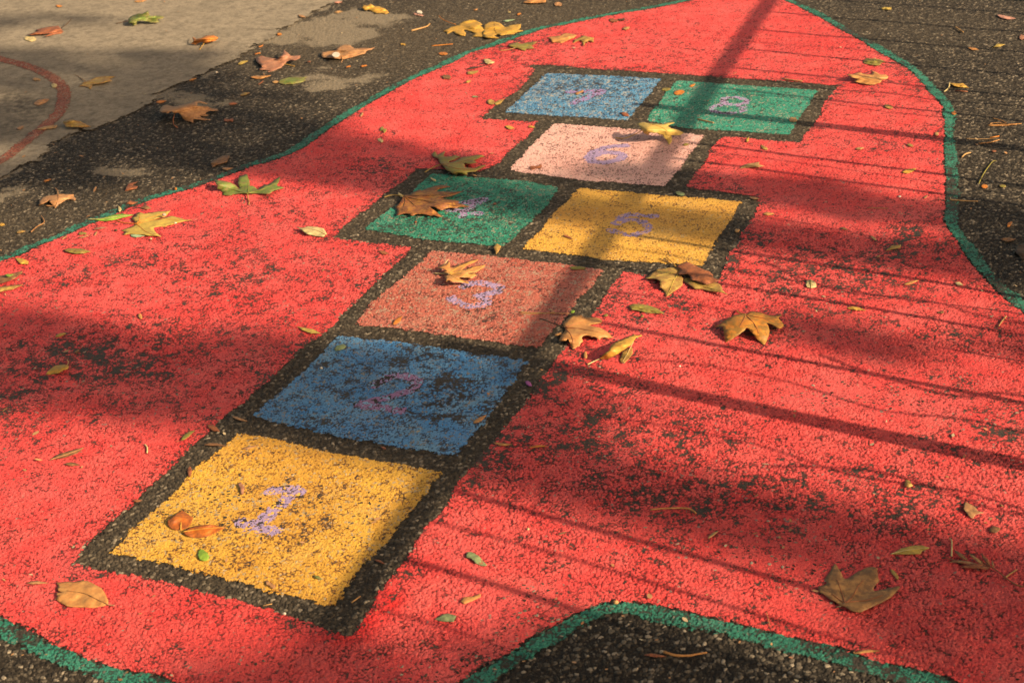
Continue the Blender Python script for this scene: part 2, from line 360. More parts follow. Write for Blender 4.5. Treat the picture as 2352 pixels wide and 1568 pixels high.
low = coarse(lambda x,y: fbm(x*2.2, y*2.2, 77, 3), X, Y)-.5; mid = coarse(lambda x,y: fbm(x*22, y*22, 91, 2), X, Y)-.5
micro = vnoise(X*420, Y*420, 4)-.5
Hs = D0*.0027 + micro*.0007 + mid*.0014 + low*.004
sel = rid*(D0 > .2)
stone_val = np.where(big & (dome > small*.45), rid, sid)
jit = (rid-.5)*.0075 + (sid-.5)*.0032 + (fbm(X*160, Y*160, 5, 2)-.5)*.004      # paint edges break at stones
gl2 = smooth_line(np.vstack([green_line, green_line[:1]]), 2)[:-1]
sd_red = coarse(lambda x,y: sdf(x, y, gl2, .25), X, Y)
sd_void = coarse(lambda x,y: sdf(x, y, void, .3), X, Y, 3)
cellj = (jit[:-1,:-1]+jit[1:,1:])*.5
def cc(a): return (a[:-1,:-1]+a[1:,1:])*.5
cr = cc(sd_red); cv = cc(sd_void)
GW = .0148*(1+.95*cc(coarse(lambda x,y: fbm(x*14, y*14, 8, 3), X, Y)-.5))
vwob = cc(coarse(lambda x,y: fbm(x*13, y*13, 801, 3), X, Y)-.5)*.016
is_red = (cr < -GW-.003+cellj*.9) & (cv > cellj*.9-.0005+vwob)
is_green = (np.abs(cr) < GW+cellj*1.25)
is_sq = {}
for k, p in squares.items(): is_sq[k] = coarse(lambda x,y: sdf(x, y, p, .2), X, Y, 3)
relief = .45 + .75*sstep(.35,.65,coarse(lambda x,y: fbm(x*7, y*7, 19, 3), X, Y))
relief = relief*(1-.45*sstep(.01,-.01,np.minimum(np.minimum(is_sq[1],is_sq[5]),is_sq[6])))
Hp = np.where(big, np.maximum(dome*.9, small*.55), small*.6)*.0021*relief + (1-relief)*.0006 + micro*.0006 + mid*.0014 + low*.004 + .0012
is_num = {}
for k, (strokes, hw) in numerals.items():
    d = np.full(X.shape, 1.); p = squares[k]; lo = p.min(0); hi = p.max(0)
    m = (X > lo[0]) & (X < hi[0]) & (Y > lo[1]) & (Y < hi[1])
    for s in strokes: d[m] = np.minimum(d[m], seg_dist(X[m], Y[m], smooth_line(ground(s), 4)))
    is_num[k] = cc(d) - hw*(1+.5*cc(coarse(lambda x,y: fbm(x*45, y*45, 60+k, 3), X, Y)-.5)) < cellj*.9
sd_con = coarse(lambda x,y: sdf(x, y, concrete_poly, .3), X, Y)
con_j = (coarse(lambda x,y: fbm(x*30, y*30, 21, 5), X, Y, 2)-.5)*.085 + (rid-.5)*.012
is_con = cc(sd_con + con_j) < 0
sd_arc = np.full(X.shape, 1.); m = X < -.8
sd_arc[m] = seg_dist(X[m], Y[m], smooth_line(arc_line, 4))
is_arc = (cc(sd_arc) < .0205 + cellj*1.2) & (cc(sd_con+con_j) < -.004)

def zone(lst):
    """survey ellipses (cx,cy,rx,ry,strength) -> soft ground field"""
    def fn(x, y):
        out = np.zeros(x.shape); wx = (fbm(x*6, y*6, 141, 4)-.5)*.30; wy = (fbm(x*6, y*6, 151, 4)-.5)*.30
        for cx, cy, rx, ry, q in lst:
            c = ground((cx,cy)); ex = ground((cx+rx,cy))-c; ey = ground((cx,cy+ry))-c
            M = np.linalg.inv(np.stack([ex, ey], 1)); px = x-c[0]+wx; py = y-c[1]+wy
            out = np.maximum(out, q*np.exp(-1.1*((M[0,0]*px+M[0,1]*py)**2 + (M[1,0]*px+M[1,1]*py)**2)))
        return out
    return coarse(fn, X, Y, 5)
wear = zone([(230,850,340,110,.95),(100,960,200,60,.5),(540,650,220,110,.7),(250,610,180,60,.55),(440,560,200,60,.4),(640,830,160,90,.5),(850,640,150,90,.5),(860,400,160,50,.6),(700,470,140,50,.5),
 (1320,900,190,70,.85),(1430,1000,260,110,.8),(1180,1060,120,60,.8),(1500,1130,300,100,.75),(1750,1180,320,110,.8),(2150,1180,260,110,.7),(2250,980,200,90,.65),(2050,1260,260,60,.6),(2200,780,200,60,.6),(1960,620,260,80,.75),(2100,560,130,60,.9),
 (1500,700,160,60,.65),(1750,760,200,60,.5),(1880,700,250,60,.5),(1700,560,90,60,.5),(1650,400,120,40,.4),(2050,330,120,60,.35),(1950,1530,300,60,.25),(1100,1540,200,40,.35),(1400,330,120,30,.2),(1150,120,200,40,.45),(1300,170,250,40,.35),(1600,120,250,50,.3),(1980,170,150,60,.4),(60,630,120,30,.35),(1270,1250,130,80,.35),(1480,1260,160,60,.45),(920,1390,80,40,.15)])
freshz = .9*zone([(912,1428,85,60,1.1),(1480,715,70,28,.5),(700,780,60,40,.25),(300,1380,90,20,.25)])
pit = 1-np.clip(np.maximum(dome, small*.8)*1.2, 0, 1)
clump2 = coarse(lambda x,y: fbm(x*75, y*75, 33, 3), X, Y, 2)
rA = (rid*7.31+sid*.23) % 1.; rB = (rid2*3.77+sid2*.31) % 1.
def masks(bias_d, bias_g, w, seed, smear=0.):
    """bare spots the size of a stone or a cluster of stones: how many depends on the wear"""
    cl = coarse(lambda x,y: fbm(x*52, y*52, seed, 4), X, Y, 2); c2 = coarse(lambda x,y: fbm(x*9, y*9, seed+5, 3), X, Y)
    hh = np.maximum(dome, small*.8) + (rA-.5)*.42 + (sid2-.5)*.22
    level = .15 + bias_d*1.5 + w*.55*(.35+1.3*c2) + (cl-.5)*(.95+w*.75)
    dk = sstep(-.30, .34, level - hh)
    dk = np.maximum(dk, (sid2 < .05)*(sid > .25)*sstep(.0,.2,e2)*.85*(.35+.65*c2))
    dg = np.clip(.07 + bias_g + w*.12 + (sstep(.5,.75,1-cl)-.1)*.10, 0, .9)
    gr = sstep(-.09, .09, dg - (.62*rB+.38*sid2)) * sstep(.2,.5,np.maximum(dome,small)) - smear
    return np.clip(dk, 0, 1), np.clip(gr, 0, 1)
ndist = np.abs(sd_red)
edge_w = .45*np.exp(-(ndist/.05)**2) + .45*np.exp(-(np.abs(sd_void)/.035)**2)
dk_red, gr_red = masks(-.02, .0, np.clip(wear+edge_w*.8, 0, 1.1), 200)
stn = dict(stone=stone_val)

def build_cells(name, mask, Z, mat, parent=None, attrs=None):
    r, c = np.nonzero(mask)
    idx = np.stack([r*Cn+c, r*Cn+c+1, (r+1)*Cn+c+1, (r+1)*Cn+c], 1)
    uq, inv = np.unique(idx.ravel(), return_inverse=True)
    co = np.stack([X.ravel()[uq], Y.ravel()[uq], Z.ravel()[uq]], 1)
    org = None
    o = mesh_obj(name, co, inv.reshape(-1,4), mat, parent, True, {k: a.ravel()[uq] for k, a in (attrs or {}).items()})
    return o
# asphalt sheet, carried on to the horizon
tone = zone([(900,100,500,110,.75),(1200,40,600,60,.7),(50,520,260,70,.55),(2000,60,400,60,.35),(300,470,200,50,.35),(2260,330,120,120,.12),(150,1530,260,60,.15),(2330,680,60,50,.4)])  # sunlit brown of the open asphalt, painted in as soft zones
tone = np.maximum(tone, .42*sstep(.004,-.004,sd_void)*coarse(lambda x,y: .4+1.2*fbm(x*9, y*9, 44, 3), X, Y))  # border round the squares: dust, and sunlit paleness painted into the colour
dust = zone([(745,70,120,42,1.1),(830,45,150,26,.9),(660,110,60,26,.5),(270,392,110,24,1.1),(760,185,110,24,.8),(20,455,80,18,.8),(440,232,150,34,.8),(560,160,50,18,.4),(395,330,60,10,.2)])
cem = np.exp(-np.clip(sd_con,0,1)/.055)*sstep(.42,.62,coarse(lambda x,y: fbm(x*17, y*17, 66, 4), X, Y))*.95
dust = np.maximum(dust, np.where(sd_con > 0, cem, 0))
bnd = np.concatenate([np.arange(Cn), np.arange(1,R)*Cn+Cn-1, (R-1)*Cn+np.arange(Cn-2,-1,-1), np.arange(R-2,0,-1)*Cn])
co = np.stack([X.ravel(), Y.ravel(), Hs.ravel()], 1)
ctr = np.array([0, 3.6, 0]); far = ctr + (co[bnd]-ctr)*np.array([30,30,0]); n0 = len(co)
r_, c_ = np.nonzero(np.ones((R-1,Cn-1), bool))
quads = np.stack([r_*Cn+c_, r_*Cn+c_+1, (r_+1)*Cn+c_+1, (r_+1)*Cn+c_], 1)
nb = len(bnd); ii = np.arange(nb); jj = (ii+1) % nb
ring = np.stack([bnd[ii], n0+ii, n0+jj, bnd[jj]], 1)
pad = lambda a, v: np.r_[a.ravel(), np.full(nb, v)]
asph = mesh_obj('asphalt_ground', np.vstack([co, far]), np.vstack([quads, ring]), mat_asphalt(), None, True,
    dict(stone=pad(stone_val,.4), dome=pad(D0,.5), dust=pad(dust,0), tone=pad(tone,.3)))
tag(asph, 'dark coarse asphalt ground around the painted hopscotch', 'ground', kind='structure')
stain = zone([(30,235,110,26,.9),(95,120,60,8,.2),(25,270,60,20,.7),(200,305,90,14,.5),(180,70,50,6,.35),(140,37,30,5,.4),(590,110,40,12,.3),(20,300,60,14,.6),(225,165,30,6,.3)])
for ln_, wd_, am_ in (([(2050,262),(2180,258),(2330,270)],.006,.9),([(1880,362),(1800,420),(1740,470),(1650,545)],.004,.35),([(0,465),(60,470)],.01,.6),([(1870,555),(1960,545),(2080,470)],.012,.5)):
    stain = np.maximum(stain, am_*coarse(lambda x,y: np.where(np.abs(x+.9)<1.6, np.exp(-(seg_dist(x, y, G('A', ln_))/wd_)**2), 0), X, Y, 2))
Zc = .0048 + (coarse(lambda x,y: fbm(x*120, y*120, 12, 3), X, Y, 2)-.5)*.0012 + micro*.0005 + low*.004
conc = build_cells('concrete_path', is_con, Zc, mat_concrete(), None, dict(stain=stain))
tag(conc, 'smooth grey concrete path slab beside the asphalt', 'path', kind='structure')
arc = build_cells('painted_arc', is_arc, Zc+.0012, mat_paint('faded_red', (.27,.078,.046), (.28,.10,.060), (.22,.18,.13), (.06,.045,.034), .7), None,
    dict(zip(('dark','grey','fresh','stone'), (*masks(.0, .26, 0, 500), np.zeros(X.shape), stone_val))))
tag(arc, 'faded red painted curved line on the grey concrete path', 'painted line')
red = build_cells('painted_field', is_red, Hp, mat_paint('red_paint', (.72,.058,.057), (.71,.105,.095), (.27,.165,.135)), None,
    dict(dark=dk_red, grey=gr_red, fresh=freshz, stone=stone_val))
tag(red, 'large worn coral red painted area surrounding the hopscotch squares', 'ground painting')
dkg, grg = masks(.11, .10, .75*sstep(.5,.72,coarse(lambda x,y: fbm(x*6, y*6, 909, 3), X, Y)), 300)
outl = build_cells('outline', is_green & ~is_red & ~(is_con), Hp+.0004, mat_paint('green_line_paint', (.022,.185,.125), (.035,.23,.155), (.13,.13,.10)), red,
    dict(dark=dkg, grey=grg, fresh=np.zeros(X.shape), stone=stone_val))
outl['label'] = 'green painted outline bordering the red area'
SQ = {1:('yellow', (.72,.405,.050), (.66,.36,.050), (.40,.30,.17), .015, .17, 'mustard yellow painted square with a purple number 1, nearest the camera'),
 2:('blue', (.058,.25,.56), (.17,.33,.48), (.21,.20,.18), .045, .22, 'blue painted square with a worn purple number 2, between the yellow 1 and salmon 3'),
 3:('salmon', (.50,.125,.085), (.46,.165,.115), (.36,.23,.165), .01, .26, 'patchy salmon painted square with a purple number 3'),
 4:('green', (.024,.23,.145), (.036,.28,.19), (.24,.225,.16), .05, .22, 'green painted square with number 4 half hidden by a rust leaf'),
 5:('yellow', (.72,.40,.060), (.66,.35,.05), (.46,.34,.19), -.03, .06, 'mustard yellow painted square with a purple number 5'),
 6:('pink', (.78,.46,.40), (.72,.42,.37), (.36,.29,.24), .01, .05, 'pale pink painted square with a purple number 6'),
 7:('blue', (.075,.25,.47), (.12,.31,.49), (.36,.34,.30), .08, .30, 'light blue speckled painted square with a purple number 7, far left'),
 8:('green', (.026,.25,.165), (.04,.31,.215), (.29,.265,.20), -.01, .24, 'green painted square with a purple number 8, far right')}
sqwear = .72*zone([(911,873,30,13,1.7),(992,846,45,10,1.6),(750,884,60,12,1.3),(800,940,60,14,1.2),(1130,858,40,16,1.3),(1000,965,60,18,1.5),(850,965,50,12,1.4),(1090,930,40,18,1.3),(700,850,40,12,1.0),(960,905,60,12,1.2),(905,820,70,10,1.2),(1060,820,70,8,1.2),(880,985,60,10,1.0),(690,930,40,12,.9),(660,900,80,60,.3),(900,870,80,50,.6),(930,950,120,40,.6),(700,960,60,30,.2),(1140,880,60,60,.1),(600,1290,80,25,.45),(600,1180,40,30,.4),(650,1260,70,50,.4),(1330,205,90,30,.5),(1100,740,120,30,.5),(1080,470,120,40,.45),(1050,500,150,40,.4),(880,1110,140,60,.1)])
for k, (nm, c1, c2, gy, bd, bg, lab) in SQ.items():
    wob = cc(coarse(lambda x,y: fbm(x*16, y*16, 700+k, 3), X, Y)-.5)*.014
    s = cc(is_sq[k]) < cellj*.95 + wob
    dk, gr = masks(bd, bg, sqwear, 320+k*11)
    at = dict(dark=dk, grey=gr, fresh=np.zeros(X.shape), stone=stone_val)
    o = build_cells('painted_square', s & ~is_num[k], Hp+.0002, mat_paint('%s_paint_%d' % (nm, k), c1, c2, gy), None, at)
    tag(o, lab, 'painted square', 'hopscotch squares')
    nd, ng = masks(bd*.4+(.10 if k in (2,4,7,8) else .05), .27 if k != 6 else .05, sqwear*.5, 520+k*7)
    pc = {2:((.26,.13,.24),(.22,.13,.25)), 7:((.30,.18,.36),(.26,.18,.36))}.get(k, ((.33,.235,.39),(.27,.20,.34)))
    q = build_cells('numeral', s & is_num[k], Hp+.0004, mat_chalky('purple_chalk_%d' % k, pc[0], pc[1], c2), o, dict(dark=nd, grey=ng))
    q['label'] = 'purple hand painted number %d' % k
# ------------------------------------------------------------------ LEAVES
CAM = np.array([0, 0, HC])
def lift_to(p0, z):
    p0 = np.asarray(p0, float); z = np.asarray(z, float)
    P3 = np.concatenate([p0, np.zeros((*p0.shape[:-1], 1))], -1)
    return P3 + (CAM-P3)*(z/HC)[..., None]
def blade(name, tile, outline, pal, arch=.006, cup=0., lifts=(), base=.0036, rag=.25, parent=None, sm=False, hole=()):
    o2 = G(tile, outline)
    if sm: o2 = smooth_line(np.vstack([o2, o2[:1]]), 3)[:-1]
    size = np.linalg.norm(o2.max(0)-o2.min(0)); step = max(.0016, size/34)
    ring = resample(np.vstack([o2, o2[:1]]), step)[:-1]
    ring = ring + RNG.normal(0, 1, ring.shape)*step*rag*.5
    lo = ring.min(0); hi = ring.max(0); g = step*1.25
    gx, gy = np.meshgrid(np.arange(lo[0], hi[0], g), np.arange(lo[1], hi[1], g)); gx = gx + (np.arange(gx.shape[0]) % 2)[:,None]*g*.5
    gx = gx.ravel()+RNG.normal(0,g*.12,gx.size); gy = gy.ravel()+RNG.normal(0,g*.12,gy.size)
    k = inside(gx, gy, ring); gx = gx[k]; gy = gy[k]
    if len(gx):
        k = seg_dist(gx, gy, ring, True) > step*.55; gx = gx[k]; gy = gy[k]
    pts = np.vstack([ring, np.stack([gx, gy], 1)])
    n = len(ring); org = pts.mean(0)
    vv, _, ff, *_r = delaunay_2d_cdt([Vector((a-org[0], b-org[1])) for a, b in pts], [], [list(range(n))], 1, 1e-6)
    p = np.array([(v.x+org[0], v.y+org[1]) for v in vv])
    dist = seg_dist(p[:,0], p[:,1], ring, True); md = max(dist.max(), 1e-4)
    rel = np.clip(dist/md, 0, 1); cen = p[np.argmax(dist)]
    rr = np.linalg.norm(p-cen, axis=1)/(size*.5)
    sd = random.randrange(10000)
    wav = (fbm(p[:,0]*(4.2/size), p[:,1]*(4.2/size), sd, 3)-.5)
    lf = [(G(tile, [(a, b)])[0], h, r) for a, b, h, r in lifts]
    def zf(q, relq, rrq, wv):
        z = base + arch*.55*(.30*relq + .70*np.clip(1-rrq**2,0,1)) + cup*np.clip(rrq, 0, 1.3)**2 + wv*size*.075
        for c, h, r in lf:
            sc = np.linalg.norm(q-c, axis=1)/(r*size)
            z = z + h*np.exp(-sc**2)
        return np.maximum(z, base)
    z = zf(p, rel, rr, wav)
    gz = (fbm(p[:,0]*2.2, p[:,1]*2.2, 77, 3)-.5)*.004 + (fbm(p[:,0]*22, p[:,1]*22, 91, 2)-.5)*.0014
    z = z + gz + np.where(inside(p[:,0], p[:,1], concrete_poly), .0030, 0)
    co = lift_to(p, z); ctr = co.mean(0).copy(); ctr[2] = base
    tris = [tuple(f) for f in ff if len(f) == 3]
    o = mesh_obj(name, co-ctr, None, mat_leaf(pal), parent, True, dict(edge=1-rel), tris)
    o.location = ctr
    so = o.modifiers.new('thickness', 'SOLIDIFY'); so.thickness = .00045; so.offset = -1
    def zat(q):
        d = np.linalg.norm(p[:,None]-np.asarray(q)[None], axis=2); i = d.argmin(0); return z[i]
    return o, zat, ctr
def stalk(name, tile, pts, pal, r0, r1, zs=None, parent=None, off=None, seg=6):
    g = smooth_line(G(tile, pts), 4); n = len(g)
    if zs is None: z = np.full(n, .0028+max(r0,r1))
    else: z = np.interp(np.linspace(0,1,n), np.linspace(0,1,len(zs)), zs)
    P3 = lift_to(g, z)
    c = P3.mean(0) if off is None else np.asarray(off)
    v, q, t = tube_geo(P3-c, np.linspace(r0, r1, n), seg)
    o = mesh_obj(name, v, q, mat_leaf(pal), parent, True, None, t)
    if off is None: o.location = c
    return o
LG = 'fallen leaves scattered over the ground'
def leaf(tile, outline, pal, label, name='fallen_leaf', cat='leaf', stem=None, veins=(), stempal=None, veinpal=None, stemz=None, sr=.0011, **k):
    o, zat, ctr = blade(name, tile, outline, pal, **k)
    tag(o, label, cat, LG)
    if stem:
        g = G(tile, stem); z0 = float(zat(g[:1])[0])
        zs = stemz or [z0+.0004, max(.0042, z0*.55), .0040]
        stalk('leaf_stem', tile, stem, stempal or pal, sr, sr*1.25, zs, o, ctr)
    for vn in veins:
        g = smooth_line(G(tile, vn), 5); z = zat(g)+.0004
        z = np.convolve(np.r_[z[:1],z,z[-1:]], [.25,.5,.25], 'valid')
        P3 = lift_to(g, z); v, q, t = tube_geo(P3-ctr, np.linspace(.0010, .0004, len(g)), 5)
        mesh_obj('leaf_vein', v, q, mat_leaf(veinpal or pal), o, True, None, t)
    return o
def lens(x1, y1, x2, y2, w, kind='lance'):
    a = np.array([x1,y1], float); b = np.array([x2,y2], float); t = np.linspace(0, 1, 9)[1:-1]
    d = b-a; L = np.linalg.norm(d); nrm = np.array([-d[1], d[0]])/L
    if kind == 'oval': pr = np.sqrt(np.clip(1-(2*t-1)**2, 0, 1))
    elif kind == 'frag': pr = .75 + .35*np.array([random.uniform(-1,1) for _ in t])
    else: pr = np.sin(np.pi*t**.8)**.9
    pu = pr*np.array([random.uniform(.85,1.12) for _ in t]); pd = pr*np.array([random.uniform(.85,1.12) for _ in t])
    bend = np.sin(np.pi*t)*random.uniform(-.12,.12)*L*.5
    up = a+d*t[:,None]+nrm*(pu*w+bend)[:,None]; dn = a+d*t[:,None]-nrm*(pd*w-bend)[:,None]
    return np.vstack([a[None], up, b[None], dn[::-1]])
def bit(tile, x1, y1, x2, y2, w, pal, label, kind='lance', name='fallen_leaf', cat='leaf', **k):
    k.setdefault('arch', .0025); k.setdefault('rag', .15)
    return leaf(tile, lens(x1,y1,x2,y2,w,kind), pal, label, name, cat, **k)
def stick(tile, pts, label, pal='straw', r=.0011, r1=None, name='leaf_stalk', cat='leaf stalk', zs=None):
    o = stalk(name, tile, pts, pal, r, r1 or r*.8, zs)
    return tag(o, label, cat, 'loose stalks and straws on the ground')
# ---- large leaves, traced outlines (tile coordinates) ----
leaf('a', [(545,190),(610,280),(700,440),(740,530),(800,575),(850,565),(960,480),(1080,400),(1200,345),(1300,290),(1420,272),(1500,275),(1565,310),(1580,450),(1575,540),(1620,590),(1590,650),(1540,700),(1480,770),(1465,840),(1510,865),(1600,835),(1800,800),(2000,755),(2125,740),(2070,820),(1980,920),(1880,1020),(1760,1090),(1640,1150),(1500,1210),(1330,1290),(1180,1370),(1080,1370),(930,1330),(830,1270),(740,1200),(690,1215),(600,1150),(500,1090),(400,1035),(300,960),(230,910),(165,880),(150,820),(115,775),(200,740),(330,690),(335,640),(305,560),(340,500),(380,440),(450,340),(500,250)],
 'leafbrown', 'big dull brown maple leaf lying flat on red paint near the bottom right corner', stem=[(780,1140),(680,1220),(560,1250)], stempal='dark', veinpal='rust', arch=.007, rag=.12,
 veins=[[(780,1140),(730,980),(680,830),(590,570)],[(780,1140),(900,1060),(1000,930),(1090,760),(1230,600)],[(800,1130),(1100,1100),(1350,1070),(1700,950)],[(740,1130),(600,1030),(470,930)]])
leaf('b', [(360,410),(320,370),(325,310),(350,260),(400,250),(390,220),(440,180),(520,140),(650,120),(760,115),(800,160),(870,180),(1000,175),(1130,180),(1220,210),(1260,260),(1240,310),(1150,320),(980,350),(940,370),(1060,390),(1200,420),(1300,470),(1390,530),(1450,590),(1490,640),(1560,655),(1440,665),(1380,680),(1330,660),(1230,665),(1210,730),(1150,690),(1090,640),(1040,630),(1010,650),(950,610),(880,600),(800,620),(760,660),(780,720),(800,770),(730,790),(730,860),(650,890),(600,930),(530,940),(500,870),(490,800),(460,760),(450,700),(420,680),(390,730),(300,750),(215,740),(230,690),(280,600),(330,530),(370,480)],
 'orangetan', 'orange tan maple leaf with raised stem at the corner of the salmon square 3', stem=[(360,410),(180,360),(0,290),(-130,240),(-250,205)], stempal='dark', veinpal='rust', arch=.011, rag=.12, stemz=[.012,.016,.013,.008],
 veins=[[(360,410),(700,450),(1000,500),(1300,560)],[(360,410),(600,340),(850,260)],[(370,440),(480,560),(540,700),(560,900)]], lifts=[(850,600,.009,.14),(300,700,.010,.14)])
bit('b', 110,600,300,570,45,'orangetan','small torn orange leaf scrap under the orange tan maple leaf','frag')
leaf('b', [(1190,1175),(1240,1120),(1330,1030),(1430,970),(1430,930),(1480,830),(1600,760),(1700,720),(1850,660),(1950,620),(2020,580),(2100,610),(2190,580),(2230,620),(2150,640),(2080,660),(2020,740),(1960,830),(1900,880),(1820,940),(1700,1020),(1550,1110),(1400,1185),(1300,1190)],
 'gold', 'curled golden orange lance leaf with thick pale stem, right of the salmon square', stem=[(1190,1175),(1050,1240),(905,1310)], stempal='cream', veins=[[(1190,1175),(1500,1000),(1900,860)]], veinpal='orange', arch=.007, lifts=[(1430,960,.018,.22),(1700,800,.010,.25)], rag=.1)
leaf('b', [(1980,880),(2000,1000),(1980,1070),(1900,1180),(1800,1270),(1700,1250),(1680,1200),(1720,1080),(1760,990),(1880,920)], 'olivegold', 'small olive leaf with pale midrib touching the golden lance leaf', veins=[[(2010,760),(1930,920),(1850,1080),(1750,1240)]], veinpal='cream', arch=.004, rag=.1)
bit('b', 850,990,862,1175,48,'orangetan','small brown oval leaflet between the orange maple leaf and golden lance leaf','oval', arch=.006)
leaf('c', [(1160,610),(1180,540),(1340,560),(1480,600),(1720,690),(1900,640),(2050,700),(2110,790),(2100,830),(2150,880),(2240,960),(2050,885),(1900,885),(1750,860),(1600,815),(1440,815),(1350,750),(1260,690)], 'olivegold', 'olive brown leaf tucked under the rust leaf below the yellow square 5', veins=[[(1180,600),(1600,740),(2150,890)]], veinpal='yellow', arch=.006, lifts=[(2150,900,.006,.2)], rag=.12)
leaf('c', [(985,270),(1100,210),(1260,155),(1380,220),(1500,280),(1650,350),(1800,400),(1880,460),(1890,550),(1990,580),(2090,605),(1900,660),(1720,705),(1600,660),(1480,610),(1350,600),(1340,540),(1310,480),(1280,450),(1180,462),(1060,470),(1040,460),(1090,330)], 'rust', 'rust red folded leaf lying over the lower corner of the yellow square 5', stem=[(985,270),(880,160),(760,55)], stempal='gold', arch=.010, base=.010, rag=.12)
leaf('c', [(230,565),(300,520),(400,430),(470,390),(540,330),(700,320),(800,300),(960,290),(1080,320),(1090,370),(1030,470),(1100,490),(1160,560),(1150,640),(1150,720),(1080,780),(1000,840),(920,890),(850,940),(790,990),(735,990),(720,900),(680,830),(640,790),(595,780),(620,720),(580,680),(615,630),(560,600),(480,580),(380,560)], 'olivegold', 'olive yellow three pointed leaf left of the rust folded leaf', stem=[(985,290),(800,170),(590,85)], stempal='straw', veins=[[(1030,470),(920,640),(850,820),(780,960)],[(950,420),(700,460),(500,510)],[(950,560),(600,620)]], veinpal='yellow', arch=.009, lifts=[(560,640,.007,.2)], rag=.12)
leaf('d', [(800,350),(850,300),(950,262),(1050,285),(1150,285),(1280,345),(1400,370),(1550,370),(1690,345),(1580,430),(1650,500),(1730,600),(1700,650),(1610,690),(1520,640),(1420,580),(1310,545),(1350,640),(1380,750),(1360,850),(1310,1000),(1250,1080),(1200,1060),(1120,980),(1040,900),(980,810),(920,750),(870,680),(800,660),(800,710),(720,760),(640,830),(520,910),(450,960),(400,960),(350,1020),(310,1010),(290,900),(270,760),(250,640),(100,640),(30,650),(180,570),(260,500),(400,420),(520,360),(620,340),(740,340)],
 'rustolive', 'arched orange and olive maple leaf on red paint right of the golden lance leaf', stem=[(800,350),(640,310),(590,250)], stempal='gold', veinpal='rust', veins=[[(800,360),(750,470),(650,650)],[(800,360),(1000,560),(1120,800)],[(820,360),(1150,420),(1500,470)]], arch=.013, lifts=[(850,560,.012,.3)], rag=.12)
leaf('e', [(560,570),(620,525),(700,540),(800,480),(980,405),(1000,440),(1030,425),(1150,380),(1300,330),(1500,300),(1700,335),(1560,370),(1400,400),(1370,440),(1400,465),(1500,455),(1720,470),(1900,460),(2010,445),(1850,520),(1700,570),(1550,590),(1420,620),(1580,640),(1800,660),(1950,700),(1850,720),(1960,760),(2100,800),(2200,815),(2080,830),(1900,825),(1840,870),(1700,850),(1600,860),(1500,915),(1420,890),(1330,840),(1250,820),(1180,820),(1300,900),(1380,960),(1440,1020),(1520,1070),(1400,1060),(1300,1030),(1200,1040),(1060,1000),(960,1000),(850,1000),(800,1055),(700,1000),(600,980),(500,1000),(440,1040),(395,1030),(420,940),(390,870),(350,840),(440,770),(490,720),(530,620)],
 'ruststain', 'large mottled rust and olive maple leaf covering part of the green square 4', stem=[(560,560),(400,545),(250,550),(100,600)], stempal='olivegold', veinpal='dark', veins=[[(560,570),(850,640),(1000,660),(1300,720),(1900,810)],[(580,570),(600,700),(540,900)],[(580,570),(750,720),(900,850)],[(570,560),(900,560),(1500,540),(1900,470)]], arch=.010, lifts=[(1400,840,.010,.14)], rag=.12)
bit('e', 430,490,560,600,32,'cream','pale seed scrap at the stem of the mottled rust maple leaf')
leaf('f', [(430,830),(500,820),(650,835),(790,865),(700,880),(560,895),(450,880)], 'mint', 'small grey green leaf sticking out under the flat yellow maple leaf', arch=.002)
leaf('f', [(575,570),(520,500),(450,420),(550,400),(560,350),(620,290),(680,295),(760,335),(900,295),(960,300),(1080,275),(1250,265),(1410,250),(1350,310),(1290,390),(1200,412),(1070,440),(1000,478),(1060,465),(1250,420),(1420,380),(1500,400),(1650,440),(1800,480),(1940,475),(1790,500),(1650,525),(1540,560),(1430,590),(1330,610),(1270,650),(1150,640),(1000,655),(990,700),(1040,780),(1120,840),(1190,885),(1050,860),(900,860),(750,835),(600,825),(420,810),(340,830),(250,840),(290,790),(300,750),(200,745),(330,680),(420,655),(510,620)],
 'yellow', 'flat mustard yellow maple leaf on red paint at the left', stem=[(575,570),(400,560),(230,540),(90,490)], stempal='orange', veinpal='orange', veins=[[(575,570),(650,510),(850,440),(1200,330)],[(575,570),(800,510),(1100,460),(1600,470)],[(580,575),(700,680),(800,760),(1000,850)],[(650,510),(650,320)]], arch=.006, rag=.1)
leaf('p', [(800,540),(900,535),(1000,520),(1060,500),(1150,480),(1250,465),(1344,470),(1430,478),(1344,502),(1250,525),(1150,550),(1030,565),(930,555),(880,545)], 'brightgreen', 'long bright green lance leaf crossing the green outline at the left', veins=[[(800,540),(1000,530),(1200,505),(1400,480)]], veinpal='cream', arch=.005, rag=.05)
leaf('g', [(1025,690),(900,680),(800,690),(700,700),(600,740),(400,715),(440,680),(400,630),(280,570),(320,545),(270,460),(200,355),(300,365),(450,385),(600,420),(720,470),(800,550),(820,580),(840,560),(800,490),(790,430),(820,290),(950,225),(1025,220),(1040,330),(1075,360),(1085,470),(1060,500),(1160,500),(1240,560),(1240,600),(1300,570),(1400,490),(1550,460),(1650,380),(1800,280),(1815,300),(1780,420),(1720,490),(1850,530),(1940,545),(1800,580),(1650,620),(1560,690),(1450,695),(1200,685),(1080,680)],
 'green', 'dark green brown edged maple leaf lying at the left green outline', stem=[(1030,690),(1040,800),(1070,890),(1050,940)], stempal='olivegold', veinpal='olive', veins=[[(1030,690),(1045,550),(1040,350)],[(1030,690),(700,600),(350,480)],[(1050,680),(1350,600),(1700,450)]], arch=.007, lifts=[(250,450,.012,.2)], rag=.12)
